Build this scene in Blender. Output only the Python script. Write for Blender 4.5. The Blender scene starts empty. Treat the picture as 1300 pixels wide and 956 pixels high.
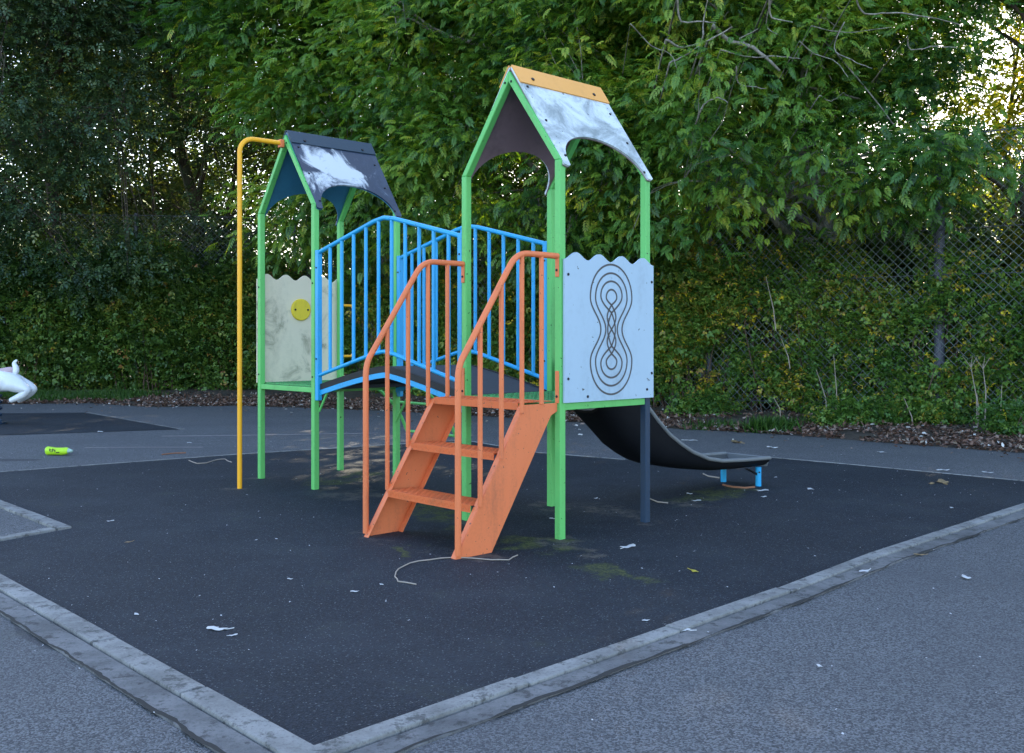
import bpy, bmesh, math, random
import numpy as np
from mathutils import Vector, Matrix, noise

rng = np.random.default_rng(7)
random.seed(7)
PI = math.pi
scene = bpy.context.scene
COL = scene.collection
F = 1265.0; H = 1.5

# ------------------------------------------------------------------ helpers
U = Vector((-.6864, .7272, 0)); V = Vector((.7272, .6864, 0)); B0 = Vector((.359, 7.44, 0))
def uv(u, v, z=0):
    return B0 + U * u + V * v + Vector((0, 0, z))
def gp(x, y, z=0):
    Z = F * (H - z) / (y - 430.0)
    return Vector(((x - 650) * Z / F, Z, z))

def tag(o, label=None, cat=None, group=None, kind=None):
    if label: o['label'] = label
    if cat: o['category'] = cat
    if group: o['group'] = group
    if kind: o['kind'] = kind
    return o
def empty(name, loc=(0, 0, 0), rz=0):
    o = bpy.data.objects.new(name, None); COL.objects.link(o)
    o.location = loc; o.rotation_euler = (0, 0, rz); o.empty_display_size = .2
    return o

class MB:
    def __init__(s): s.v = []; s.f = []; s.sm = []
    def add(s, vs, fs, smooth=False):
        n = len(s.v); s.v += [tuple(p) for p in vs]
        s.f += [tuple(i + n for i in f) for f in fs]; s.sm += [smooth] * len(fs)
    def box(s, lo, hi):
        x0, y0, z0 = lo; x1, y1, z1 = hi
        if x0 > x1: x0, x1 = x1, x0
        if y0 > y1: y0, y1 = y1, y0
        if z0 > z1: z0, z1 = z1, z0
        s.add([(x0,y0,z0),(x1,y0,z0),(x1,y1,z0),(x0,y1,z0),(x0,y0,z1),(x1,y0,z1),(x1,y1,z1),(x0,y1,z1)],
              [(0,3,2,1),(4,5,6,7),(0,1,5,4),(1,2,6,5),(2,3,7,6),(3,0,4,7)])
    def tube(s, pts, r, n=10, cap=True, smooth=True, up=None, phase=0.0):
        pts = [Vector(p) for p in pts]
        if not hasattr(r, '__len__'): r = [r] * len(pts)
        m = len(pts); rings = []
        t0 = (pts[1] - pts[0]).normalized()
        a = up if up else (Vector((0, 0, 1)) if abs(t0.z) < .9 else Vector((1, 0, 0)))
        nrm = (a - t0 * a.dot(t0)).normalized()
        for i in range(m):
            if i == 0: t = t0
            elif i == m - 1: t = (pts[-1] - pts[-2]).normalized()
            else: t = ((pts[i] - pts[i-1]).normalized() + (pts[i+1] - pts[i]).normalized()).normalized()
            nrm = (nrm - t * nrm.dot(t)).normalized()
            b = t.cross(nrm)
            k = 1.0
            if 0 < i < m - 1:
                c = (pts[i] - pts[i-1]).normalized().dot(t); k = 1 / max(c, .5)
            rings.append([pts[i] + (nrm * math.cos(phase + 2*PI*j/n) + b * math.sin(phase + 2*PI*j/n)) * r[i] * (k if n == 4 else 1) for j in range(n)])
        vs = [p for g in rings for p in g]; fs = []
        for i in range(m - 1):
            for j in range(n):
                fs.append((i*n+j, i*n+(j+1) % n, (i+1)*n+(j+1) % n, (i+1)*n+j))
        s.add(vs, fs, smooth)
        if cap:
            s.add(rings[0], [tuple(reversed(range(n)))]); s.add(rings[-1], [tuple(range(n))])
    def sq(s, p0, p1, w, up=(1, 0, 0)):
        s.tube([p0, p1], w / 2 * 1.41421, n=4, smooth=False, up=Vector(up), phase=PI/4)
    def prism(s, poly, d):                   # poly = list of 3D points, d = offset vector
        n = len(poly); d = Vector(d)
        a = [Vector(p) for p in poly]; b = [p + d for p in a]
        s.add(a + b, [tuple(reversed(range(n))), tuple(range(n, 2*n))] + [(i, (i+1) % n, n+(i+1) % n, n+i) for i in range(n)])
    def lathe(s, prof, n=20, c=(0, 0, 0)):
        vs = []; fs = []
        for r, z in prof:
            for j in range(n): vs.append((c[0]+r*math.cos(2*PI*j/n), c[1]+r*math.sin(2*PI*j/n), c[2]+z))
        for i in range(len(prof)-1):
            for j in range(n): fs.append((i*n+j, i*n+(j+1) % n, (i+1)*n+(j+1) % n, (i+1)*n+j))
        s.add(vs, fs, True)
    def build(s, name, mat, parent=None, bevel=0, recalc=True):
        me = bpy.data.meshes.new(name); me.from_pydata(s.v, [], s.f)
        me.polygons.foreach_set('use_smooth', s.sm)
        if recalc:
            bm = bmesh.new(); bm.from_mesh(me)
            bmesh.ops.recalc_face_normals(bm, faces=bm.faces); bm.to_mesh(me); bm.free()
        me.materials.append(mat); me.update()
        o = bpy.data.objects.new(name, me); COL.objects.link(o)
        if parent: o.parent = parent
        if bevel:
            md = o.modifiers.new('bev', 'BEVEL'); md.width = bevel; md.segments = 2; md.limit_method = 'ANGLE'; md.angle_limit = math.radians(40)
        return o

# ------------------------------------------------------------------ materials
def newmat(name):
    m = bpy.data.materials.new(name); m.use_nodes = True
    nt = m.node_tree; nt.nodes.clear()
    out = nt.nodes.new('ShaderNodeOutputMaterial')
    return m, nt, out
class NT:
    def __init__(s, nt): s.nt = nt
    def n(s, t, **k):
        nd = s.nt.nodes.new(t)
        for a, b in k.items(): setattr(nd, a, b)
        return nd
    def l(s, a, b): s.nt.links.new(a, b)
    def val(s, inp, v):
        if hasattr(v, 'is_linked') or hasattr(v, 'links'): s.l(v, inp)
        else: inp.default_value = v
    def math(s, op, a, b=0.0, c=None, clamp=False):
        nd = s.n('ShaderNodeMath', operation=op); nd.use_clamp = clamp
        s.val(nd.inputs[0], a); s.val(nd.inputs[1], b)
        if c is not None: s.val(nd.inputs[2], c)
        return nd.outputs[0]
    def mix(s, f, a, b, t='MIX'):
        nd = s.n('ShaderNodeMix', data_type='RGBA', blend_type=t)
        s.val(nd.inputs[0], f); s.val(nd.inputs[6], a if hasattr(a, 'links') else (*a, 1)); s.val(nd.inputs[7], b if hasattr(b, 'links') else (*b, 1))
        return nd.outputs[2]
    def noise(s, co, sc, det=4, rough=.6, dist=0):
        nd = s.n('ShaderNodeTexNoise'); s.l(co, nd.inputs['Vector'])
        nd.inputs['Scale'].default_value = sc; nd.inputs['Detail'].default_value = det
        nd.inputs['Roughness'].default_value = rough; nd.inputs['Distortion'].default_value = dist
        return nd.outputs[0]
    def vor(s, co, sc, feat='F1'):
        nd = s.n('ShaderNodeTexVoronoi', feature=feat); s.l(co, nd.inputs['Vector']); nd.inputs['Scale'].default_value = sc
        return nd
    def ramp(s, f, a, b):                    # smooth 0..1 between a and b
        nd = s.n('ShaderNodeMapRange', interpolation_type='SMOOTHSTEP')
        s.val(nd.inputs[0], f); nd.inputs[1].default_value = a; nd.inputs[2].default_value = b
        return nd.outputs[0]
    def bump(s, h, st, dist):
        nd = s.n('ShaderNodeBump'); s.val(nd.inputs['Height'], h); nd.inputs['Strength'].default_value = st; nd.inputs['Distance'].default_value = dist
        return nd.outputs[0]
    def blob(s, co, pts):                    # soft patches round given world points (x,y,rx,ry,rot)
        res = None
        for (x, y, rx, ry, rot) in pts:
            mp = s.n('ShaderNodeMapping', vector_type='TEXTURE'); s.l(co, mp.inputs[0])
            mp.inputs['Location'].default_value = (x, y, 0); mp.inputs['Rotation'].default_value = (0, 0, rot); mp.inputs['Scale'].default_value = (rx, ry, 1e3)
            ln = s.n('ShaderNodeVectorMath', operation='LENGTH'); s.l(mp.outputs[0], ln.inputs[0])
            r = s.ramp(ln.outputs['Value'], 1.0, .25)
            res = r if res is None else s.math('MAXIMUM', res, r)
        return res

def paint(name, col, rough=.45, dirt=(.05, .05, .045), amount=.35, scale=6, chips=0.0, chipcol=(.12, .07, .05), streak=True, stain=None, fade=.12):
    m, nt, out = newmat(name); N = NT(nt)
    tc = N.n('ShaderNodeTexCoord').outputs['Object']
    mp = N.n('ShaderNodeMapping'); N.l(tc, mp.inputs[0]); mp.inputs['Scale'].default_value = (1, 1, .22 if streak else 1)
    n1 = N.noise(mp.outputs[0], scale, 6, .65); n2 = N.noise(tc, scale*9, 5, .7); n3 = N.noise(tc, scale*.5, 3, .5)
    base = N.mix(N.math('MULTIPLY', n3, fade*2), col, [min(1, c*1.2+.07*max(col)) for c in col])
    f = N.math('MULTIPLY', N.ramp(N.math('ADD', N.math('MULTIPLY', n1, .7), N.math('MULTIPLY', n2, .3)), .47, .8), amount)
    c = N.mix(f, base, dirt)
    if stain:                                # (colour, scale, lo, hi, amount)
        sc_, ss, lo, hi, am = stain
        c = N.mix(N.math('MULTIPLY', N.ramp(N.noise(tc, ss, 8, .68, .6), lo, hi), am), c, sc_)
    if chips:
        ch = N.ramp(N.noise(tc, scale*7, 4, .55, .4), .76-chips, .78-chips)
        c = N.mix(ch, c, chipcol)
    b = N.n('ShaderNodeBsdfPrincipled'); N.l(c, b.inputs['Base Color'])
    N.val(b.inputs['Roughness'], N.math('ADD', rough, N.math('MULTIPLY', n2, .2)))
    b.inputs['Specular IOR Level'].default_value = .4
    N.l(N.bump(n2, .25, .002), b.inputs['Normal'])
    N.l(b.outputs[0], out.inputs[0]); return m

def leafmat(name, stops, trans=.45, gloss=.06, rough=.45, tcol=(1.25, 1.15, .35)):
    m, nt, out = newmat(name); N = NT(nt)
    at = N.n('ShaderNodeAttribute', attribute_name='tone')
    cr = N.n('ShaderNodeValToRGB'); N.l(at.outputs['Fac'], cr.inputs[0])
    e = cr.color_ramp.elements
    e[0].position = stops[0][0]; e[0].color = (*stops[0][1], 1)
    e[1].position = stops[-1][0]; e[1].color = (*stops[-1][1], 1)
    for p, c in stops[1:-1]:
        k = e.new(p); k.color = (*c, 1)
    d = N.n('ShaderNodeBsdfDiffuse'); N.l(cr.outputs[0], d.inputs[0])
    t = N.n('ShaderNodeBsdfTranslucent'); N.l(N.mix(1.0, cr.outputs[0], tcol, 'MULTIPLY'), t.inputs[0])
    mx = N.n('ShaderNodeMixShader'); mx.inputs[0].default_value = trans; N.l(d.outputs[0], mx.inputs[1]); N.l(t.outputs[0], mx.inputs[2])
    g = N.n('ShaderNodeBsdfGlossy'); g.inputs['Roughness'].default_value = rough; g.inputs[0].default_value = (.75, .85, .75, 1)
    m2 = N.n('ShaderNodeMixShader'); m2.inputs[0].default_value = gloss; N.l(mx.outputs[0], m2.inputs[1]); N.l(g.outputs[0], m2.inputs[2])
    N.l(m2.outputs[0], out.inputs[0]); return m

def bark(name, a, b):
    m, nt, out = newmat(name); N = NT(nt)
    tc = N.n('ShaderNodeTexCoord').outputs['Object']
    mp = N.n('ShaderNodeMapping'); N.l(tc, mp.inputs[0]); mp.inputs['Scale'].default_value = (1, 1, .25)
    n = N.noise(mp.outputs[0], 14, 6, .7); n2 = N.noise(tc, 1.2, 3)
    c = N.mix(N.ramp(n, .35, .65), a, b); c = N.mix(N.ramp(n2, .5, .7), c, (.05, .07, .035))
    p = N.n('ShaderNodeBsdfPrincipled'); N.l(c, p.inputs['Base Color']); p.inputs['Roughness'].default_value = .9
    N.l(N.bump(n, .8, .02), p.inputs['Normal']); N.l(p.outputs[0], out.inputs[0]); return m

# asphalt
def asphalt():
    m, nt, out = newmat('asphalt'); N = NT(nt)
    tc = N.n('ShaderNodeTexCoord').outputs['Object']
    v = N.vor(tc, 135); v2 = N.vor(tc, 260)
    n1 = N.noise(tc, .5, 5, .6); n2 = N.noise(tc, 4, 6, .7); n3 = N.noise(tc, 90, 3, .7)
    sp = N.n('ShaderNodeSeparateColor'); N.l(v.outputs['Color'], sp.inputs[0])
    c = N.mix(N.ramp(sp.outputs[0], .1, .95), (.036, .038, .044), (.185, .192, .208))
    c = N.mix(N.math('MULTIPLY', N.ramp(n3, .4, .7), .5), c, (.075, .08, .09))
    c = N.mix(N.math('MULTIPLY', N.ramp(n1, .4, .7), .45), c, (.066, .070, .082))
    c = N.mix(N.math('MULTIPLY', N.ramp(n2, .52, .78), .4), c, (.09, .09, .095))
    c = N.mix(N.math('MULTIPLY', N.ramp(N.noise(tc, 2.3, 7, .75, 1.0), .62, .74), .35), c, (.33, .34, .35))
    p0 = gp(12, 584)
    bl = N.blob(tc, [(p0.x, p0.y, .55, .18, 0), (-2.35, 5.05, .5, .16, -.8)])
    st = N.math('MULTIPLY', N.ramp(N.math('MULTIPLY', bl, N.math('ADD', n2, .4)), .2, .4), .7)
    c = N.mix(st, c, (.03, .032, .04))
    mo = N.ramp(N.noise(tc, 1.7, 6, .7), .6, .75)
    c = N.mix(N.math('MULTIPLY', mo, .22), c, (.07, .085, .05))
    p = N.n('ShaderNodeBsdfPrincipled'); N.l(c, p.inputs['Base Color']); p.inputs['Roughness'].default_value = .85
    h = N.math('ADD', N.math('MULTIPLY', v.outputs['Distance'], -1.0), N.math('MULTIPLY', n3, .5))
    N.l(N.bump(h, .8, .008), p.inputs['Normal']); N.l(p.outputs[0], out.inputs[0]); return m
def rubber():
    m, nt, out = newmat('rubber_surface'); N = NT(nt)
    tc = N.n('ShaderNodeTexCoord').outputs['Object']
    v = N.vor(tc, 150); sp = N.n('ShaderNodeSeparateColor'); N.l(v.outputs['Color'], sp.inputs[0])
    n1 = N.noise(tc, .8, 6, .65); n2 = N.noise(tc, 6, 6, .7); n3 = N.noise(tc, 60, 4, .7)
    c = N.mix(N.ramp(sp.outputs[0], .2, 1), (.004, .007, .013), (.020, .029, .045))
    c = N.mix(N.math('MULTIPLY', N.ramp(n3, .45, .75), .5), c, (.012, .013, .016))
    c = N.mix(N.math('MULTIPLY', N.ramp(n1, .42, .68), .6), c, (.026, .034, .046))
    c = N.mix(N.math('MULTIPLY', N.ramp(N.noise(tc, 2.6, 9, .8, .5), .5, .72), .45), c, (.004, .006, .010))
    c = N.mix(N.math('MULTIPLY', N.ramp(N.noise(tc, 28, 6, .8), .56, .72), .35), c, (.07, .08, .09))
    c = N.mix(N.math('MULTIPLY', N.ramp(N.noise(tc, 1.6, 8, .75), .56, .75), .5), c, (.028, .036, .018))
    gr = N.ramp(sp.outputs[1], .965, .98)
    c = N.mix(N.math('MULTIPLY', gr, .6), c, (.16, .17, .18))
    # moss and silt in the worn hollows
    wob = N.n('ShaderNodeTexNoise'); N.l(tc, wob.inputs['Vector']); wob.inputs['Scale'].default_value = 3.5; wob.inputs['Detail'].default_value = 5
    va = N.n('ShaderNodeVectorMath', operation='SUBTRACT'); N.l(wob.outputs['Color'], va.inputs[0]); va.inputs[1].default_value = (.5, .5, .5)
    vm = N.n('ShaderNodeVectorMath', operation='MULTIPLY_ADD'); N.l(va.outputs[0], vm.inputs[0]); vm.inputs[1].default_value = (.9, .9, 0); N.l(tc, vm.inputs[2])
    tcw = vm.outputs[0]
    def P(x, y, rx, ry, rot=-.815): q = gp(x, y); return (q.x, q.y, rx, ry, rot)
    moss = N.blob(tcw, [P(560, 650, 1.0, .6), P(672, 690, .6, .35), P(780, 728, .5, .25), P(905, 628, .4, 1.1, -.815), P(425, 612, .4, .5), P(455, 603, .45, .3),
                       P(520, 700, .3, .15), P(590, 672, .4, .2)])
    mf = N.ramp(N.math('MULTIPLY', moss, N.math('ADD', N.math('MULTIPLY', N.math('SUBTRACT', n2, .5), 3.0), .55)), .2, .75)
    c = N.mix(N.math('MULTIPLY', mf, .85), c, N.mix(N.ramp(n3, .4, .6), (.025, .035, .010), (.095, .11, .03)))
    silt = N.blob(tcw, [P(x_, y_+1, .24, .20) for x_, y_ in ((711, 685), (592, 661), (700, 643), (818, 663), (332, 606), (401, 621), (433, 597), (300, 620), (470, 682), (600, 708))] + [P(780, 650, .75, .5), P(735, 700, .5, .15), P(870, 640, .6, .35), P(700, 640, .4, .4), P(450, 630, .6, .5), P(600, 705, .5, .12), P(705, 690, .35, .2)])
    sf = N.ramp(N.math('MULTIPLY', silt, N.math('ADD', N.math('MULTIPLY', N.math('SUBTRACT', N.noise(tc, 9, 7, .75), .5), 2.5), .5)), .2, .8)
    c = N.mix(N.math('MULTIPLY', sf, .6), c, (.12, .105, .085))
    p = N.n('ShaderNodeBsdfPrincipled'); N.l(c, p.inputs['Base Color']); p.inputs['Roughness'].default_value = .8
    p.inputs['Specular IOR Level'].default_value = .35
    h = N.math('ADD', N.math('MULTIPLY', v.outputs['Distance'], -.8), n3)
    N.l(N.bump(h, .6, .006), p.inputs['Normal']); N.l(p.outputs[0], out.inputs[0]); return m
def concrete(name, a, b, dark=(.07, .07, .07)):
    m, nt, out = newmat(name); N = NT(nt)
    tc = N.n('ShaderNodeTexCoord').outputs['Object']
    n1 = N.noise(tc, 3, 7, .7); n2 = N.noise(tc, 60, 4, .7); n3 = N.noise(tc, 11, 5, .75)
    c = N.mix(N.ramp(n1, .3, .7), a, b); c = N.mix(N.math('MULTIPLY', N.ramp(n2, .5, .75), .6), c, dark)
    c = N.mix(N.math('MULTIPLY', N.ramp(n3, .52, .64), .75), c, dark)
    p = N.n('ShaderNodeBsdfPrincipled'); N.l(c, p.inputs['Base Color']); p.inputs['Roughness'].default_value = .9
    N.l(N.bump(N.math('ADD', n2, n3), .6, .008), p.inputs['Normal']); N.l(p.outputs[0], out.inputs[0]); return m
def simple(name, col, rough=.6, metal=0, nz=0, sc=20):
    m, nt, out = newmat(name); N = NT(nt)
    tc = N.n('ShaderNodeTexCoord').outputs['Object']
    n = N.noise(tc, sc, 5, .65)
    c = N.mix(N.math('MULTIPLY', n, nz), col, [c*.35 for c in col])
    p = N.n('ShaderNodeBsdfPrincipled'); N.l(c, p.inputs['Base Color']); p.inputs['Roughness'].default_value = rough; p.inputs['Metallic'].default_value = metal
    N.l(N.bump(n, .2, .003), p.inputs['Normal'])
    N.l(p.outputs[0], out.inputs[0]); return m

M = {}
M['asphalt'] = asphalt(); M['rubber'] = rubber()
M['kerb'] = concrete('kerb_concrete', (.15, .15, .148), (.29, .29, .285), (.05, .05, .05))
M['haunch'] = concrete('haunch_concrete', (.085, .086, .09), (.18, .18, .185), (.028, .028, .028))
M['soil'] = concrete('soil', (.05, .038, .028), (.085, .065, .05), (.02, .017, .014))
M['green'] = paint('green_paint', (.125, .50, .13), .35, (.05, .10, .04), .5, 5, .08, (.02, .05, .02))
M['green_deck'] = paint('green_deck_paint', (.06, .33, .10), .5, (.08, .09, .06), .8, 9, .2, (.07, .08, .05), False)
M['blue'] = paint('blue_paint', (.008, .34, .68), .28, (.03, .09, .12), .45, 5, .06, (.02, .03, .04))
M['blue_d'] = paint('blue_panel_back', (.035, .17, .30), .45, (.02, .03, .04), .5, 3, streak=False)
M['orange'] = paint('orange_paint', (.74, .175, .055), .38, (.26, .09, .05), .6, 5, .08, (.20, .08, .05), fade=.25)
M['orange_t'] = paint('orange_tread_paint', (.68, .14, .035), .42, (.16, .085, .04), .75, 7, .09, (.13, .075, .05), False)
M['ridge'] = paint('orange_ridge_plastic', (.78, .36, .08), .5, (.4, .2, .08), .3, 4)
M['yellow'] = paint('yellow_paint', (.92, .42, .008), .35, (.4, .16, .02), .3, 4, .01)
M['disc'] = paint('yellow_disc_plastic', (.75, .55, .03), .5, (.25, .22, .05), .5, 20)
M['panel'] = paint('pale_blue_panel', (.37, .49, .60), .42, (.16, .2, .24), .5, 2.5, .07, (.08, .09, .1), True, None, .3)
M['roofw'] = paint('weathered_white_panel', (.60, .66, .70), .5, (.10, .13, .13), .8, 5, .09, (.05, .06, .06), False, ((.17, .21, .215), 3.6, .40, .68, .85), .2)
M['roofn'] = None
M['purple'] = paint('purple_brown_panel', (.22, .15, .18), .55, (.05, .035, .04), .5, 3, streak=False)
M['cream'] = paint('cream_panel', (.68, .60, .45), .5, (.13, .12, .07), .4, 2.5, 0, (0, 0, 0), True, ((.12, .12, .07), 3.2, .52, .72, .75), .2)
M['navy'] = paint('navy_paint', (.010, .035, .075), .4, (.03, .03, .03), .4, 5, .02)
M['slide'] = paint('black_slide_plastic', (.006, .007, .010), .5, (.022, .024, .027), .3, 2, streak=False); M['slide'].node_tree.nodes['Principled BSDF'].inputs['Specular IOR Level'].default_value = .15
M['sliderim'] = paint('grey_slide_rim', (.16, .17, .18), .5, (.06, .065, .07), .5, 8, streak=False)
M['bed'] = paint('slide_bed', (.06, .063, .066), .35, (.05, .05, .05), .5, 4, streak=False)
M['deck'] = paint('bridge_rubber', (.05, .055, .065), .7, (.015, .017, .02), .6, 14, streak=False)
M['black'] = paint('black_rubber_edge', (.014, .015, .017), .6, (.05, .05, .05), .5, 9, streak=False)
M['bolt'] = simple('dark_bolt', (.03, .03, .035), .5, .6)
M['groove'] = simple('dirty_groove', (.11, .105, .11), .8, 0, .5, 30)
M['wire'] = simple('fence_wire', (.18, .22, .225), .55, .0, .5, 3)
M['fpost'] = simple('fence_post', (.08, .085, .12), .6, 0, .4, 6)
M['white'] = paint('white_gloss', (.72, .75, .80), .25, (.35, .35, .4), .3, 5)
M['saddle'] = paint('faded_pink_saddle', (.5, .36, .40), .5, (.2, .12, .12), .5, 8)
M['paper'] = simple('pale_scrap', (.62, .62, .64), .8, 0, .3, 60)
M['twig'] = simple('pale_twig', (.40, .34, .29), .8, 0, .5, 40)
M['rtwig'] = simple('reddish_twig', (.30, .13, .07), .8, 0, .4, 40)
M['ylw_leaf'] = simple('yellow_leaf', (.55, .47, .05), .6, 0, .4, 60)
M['brn_leaf'] = simple('brown_leaf', (.32, .22, .11), .7, 0, .5, 60)
M['lime'] = paint('lime_plastic', (.42, .72, .02), .3, (.2, .4, .02), .3, 20, streak=False)
M['clear'] = simple('pale_bottle_neck', (.35, .50, .45), .2)
M['ink'] = simple('black_print', (.012, .014, .012), .5)
M['line'] = concrete('worn_line_paint', (.34, .28, .29), (.42, .38, .38), (.2, .2, .2))
M['board'] = simple('rusty_board', (.09, .03, .025), .8, 0, .6, 8)
M['bark'] = bark('bark_grey', (.14, .125, .10), (.36, .33, .28))
M['bark_d'] = bark('bark_dark', (.035, .028, .022), (.11, .085, .065))
M['stem'] = simple('dry_stem', (.34, .28, .22), .8, 0, .5, 10)
M['vine'] = simple('brown_vine', (.12, .075, .055), .8, 0, .5, 10)
M['ash'] = leafmat('ash_leaf', [(0, (.022, .075, .018)), (.3, (.068, .18, .030)), (.65, (.16, .31, .042)), (.93, (.32, .43, .05)), (1, (.48, .46, .06))], .45, .04)
M['darkleaf'] = leafmat('dark_leaf', [(0, (.018, .045, .022)), (.4, (.045, .095, .040)), (.8, (.09, .15, .045)), (1, (.20, .22, .06))], .35, .07)
M['backleaf'] = leafmat('sunny_leaf', [(0, (.04, .085, .02)), (.5, (.08, .13, .025)), (.85, (.16, .19, .03)), (1, (.28, .26, .05))], .55, .04)  # yellow of sunlit foliage mixed into the leaf colour
M['ivy'] = leafmat('ivy_leaf', [(0, (.025, .07, .016)), (.4, (.075, .165, .03)), (.75, (.15, .25, .04)), (.93, (.26, .29, .05)), (.97, (.42, .36, .05)), (1, (.34, .15, .05))], .35, .05)
M['bramble'] = leafmat('bramble_leaf', [(0, (.030, .09, .020)), (.35, (.09, .21, .04)), (.68, (.18, .31, .055)), (.84, (.34, .38, .06)), (.93, (.34, .20, .09)), (1, (.80, .66, .04))], .42, .04)
M['litter'] = leafmat('leaf_litter', [(0, (.06, .035, .025)), (.4, (.18, .10, .075)), (.75, (.30, .20, .16)), (.92, (.42, .36, .32)), (1, (.70, .67, .64))], .15, .02, tcol=(1, .8, .6))
M['grass'] = leafmat('grass_blade', [(0, (.03, .09, .015)), (.6, (.06, .16, .022)), (1, (.13, .22, .05))], .35, .04)

def roofnavy():                               # dark navy with flaked white patch of its own shape
    m, nt, out = newmat('flaking_navy_panel'); N = NT(nt)
    tc = N.n('ShaderNodeTexCoord').outputs['Object']
    n = N.noise(tc, 3.2, 9, .62, .8); nf = N.noise(tc, 30, 5, .7)
    mp = N.n('ShaderNodeMapping', vector_type='TEXTURE'); N.l(tc, mp.inputs[0])
    mp.inputs['Location'].default_value = (-3.60, .42, 3.24); mp.inputs['Rotation'].default_value = (0, 0, 0); mp.inputs['Scale'].default_value = (.36, .46, .38)
    ln = N.n('ShaderNodeVectorMath', operation='LENGTH'); N.l(mp.outputs[0], ln.inputs[0])
    f = N.math('ADD', N.math('MULTIPLY', N.math('SUBTRACT', 1.0, ln.outputs['Value']), .42), N.math('MULTIPLY', N.math('SUBTRACT', n, .5), 2.1))
    f = N.math('ADD', f, N.math('MULTIPLY', N.math('SUBTRACT', nf, .5), .22))
    c = N.mix(N.ramp(n, .4, .7), (.012, .026, .055), (.032, .055, .10))
    c = N.mix(N.math('MULTIPLY', N.ramp(nf, .55, .75), .25), c, (.16, .19, .22))
    c = N.mix(N.ramp(f, .05, .34), c, (.58, .61, .65))
    p = N.n('ShaderNodeBsdfPrincipled'); N.l(c, p.inputs['Base Color']); p.inputs['Roughness'].default_value = .38
    N.l(N.bump(N.math('ADD', f, nf), .2, .003), p.inputs['Normal']); N.l(p.outputs[0], out.inputs[0]); return m
M['roofn'] = roofnavy()
M['roofcapn'] = paint('dark_navy_cap', (.022, .045, .07), .45, (.02, .03, .03), .6, 5, streak=False)

# ------------------------------------------------------------------ ground
def sheet(name, pts, z, mat, kind='structure', thick=0.0):
    b = MB()
    if thick: b.prism([(p[0], p[1], z - thick) for p in pts], (0, 0, thick))
    else: b.add([(p[0], p[1], z) for p in pts], [tuple(range(len(pts)))])
    o = b.build(name, mat)
    if not thick:
        if o.data.polygons[0].normal.z < 0: o.data.flip_normals()
    return tag(o, kind=kind)
sheet('ground', [(-300, -200), (300, -200), (300, 400), (-300, 400)], -.03, M['soil'])
edge = [(-60, 22.6), (-20, 22.6), (-11.75, 22.86), (-9.7, 23.14), (-8.6, 22.3), (-7.76, 21.81), (-6.18, 22.32), (-4.4, 21.6), (-2.45, 20.62), (0, 18.9), (2.28, 16.94), (4.3, 15.55), (5.6, 14.16), (6.72, 13.09), (9, 11.2), (14, 8), (60, -20)]
# pavement with a slightly ragged edge
re = []
for i in range(len(edge) - 1):
    a, b_ = Vector((*edge[i], 0)), Vector((*edge[i+1], 0)); n = max(1, int((b_ - a).length / .25)) if i not in (0, len(edge)-2) else 1
    for k in range(n):
        p = a.lerp(b_, k / n); o_ = .10 * (noise.noise(p * 1.3) + .5*noise.noise(p * 4)); re.append((p.x, p.y + o_))
sheet('pavement', re + [(60, -40), (-60, -40)], 0, M['asphalt'])
# verge soil, gently humped
def terr(x, y):
    best = 1e9
    for i in range(1, len(edge) - 1):
        ax, ay = edge[i]; bx, by = edge[i+1]; dx, dy = bx-ax, by-ay
        t = max(0, min(1, ((x-ax)*dx+(y-ay)*dy)/(dx*dx+dy*dy))); d = math.hypot(x-ax-t*dx, y-ay-t*dy); best = min(best, d)
    return .16 * (1 - math.exp(-best*.7)) + .03 * noise.noise(Vector((x*1.5, y*1.5, 3)))
b = MB(); nx, ny = 120, 24
inner = [e for e in edge[1:-1]]
def edge_at(s):
    L = [0]
    for i in range(len(inner)-1): L.append(L[-1] + math.dist(inner[i], inner[i+1]))
    d = s * L[-1]
    for i in range(len(inner)-1):
        if d <= L[i+1] or i == len(inner)-2:
            t = (d-L[i])/(L[i+1]-L[i]); return inner[i][0]+(inner[i+1][0]-inner[i][0])*t, inner[i][1]+(inner[i+1][1]-inner[i][1])*t
vs = []
for i in range(nx+1):
    x, y = edge_at(i/nx)
    for j in range(ny+1):
        d = -.12 + (j/ny)**1.6*14; X = x + d*.45; Y = y + d*.89
        vs.append((X, Y, (terr(X, Y) if d > 0 else -.012)))
b.add(vs, [(i*(ny+1)+j, (i+1)*(ny+1)+j, (i+1)*(ny+1)+j+1, i*(ny+1)+j+1) for i in range(nx) for j in range(ny)], True)
tag(b.build('soil_verge', M['soil']), kind='structure')

mat_uv = [(-2.03, -3.4), (-2.0, -2.38), (-1.93, -.16), (-1.84, 1.13), (-1.77, 5.75), (.69, 5.70), (1.5, 5.64), (2.35, 5.55), (2.62, 4.22), (2.83, 4.11), (4.12, 3.87), (6.01, 4.22), (6.65, .9), (6.85, -1.0), (6.95, -2.5), (2.93, -2.5), (2.66, -3.4)]
sheet('rubber_surface', [uv(*p)[:2] for p in mat_uv], .006, M['rubber'])
m2 = [(-16, 19.7), (-10.26, 19.97), (-8.54, 20.19), (-5.41, 16.5), (-7.93, 15.43), (-16, 14.2)]
sheet('rubber_surface', m2, .006, M['rubber'])

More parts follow.
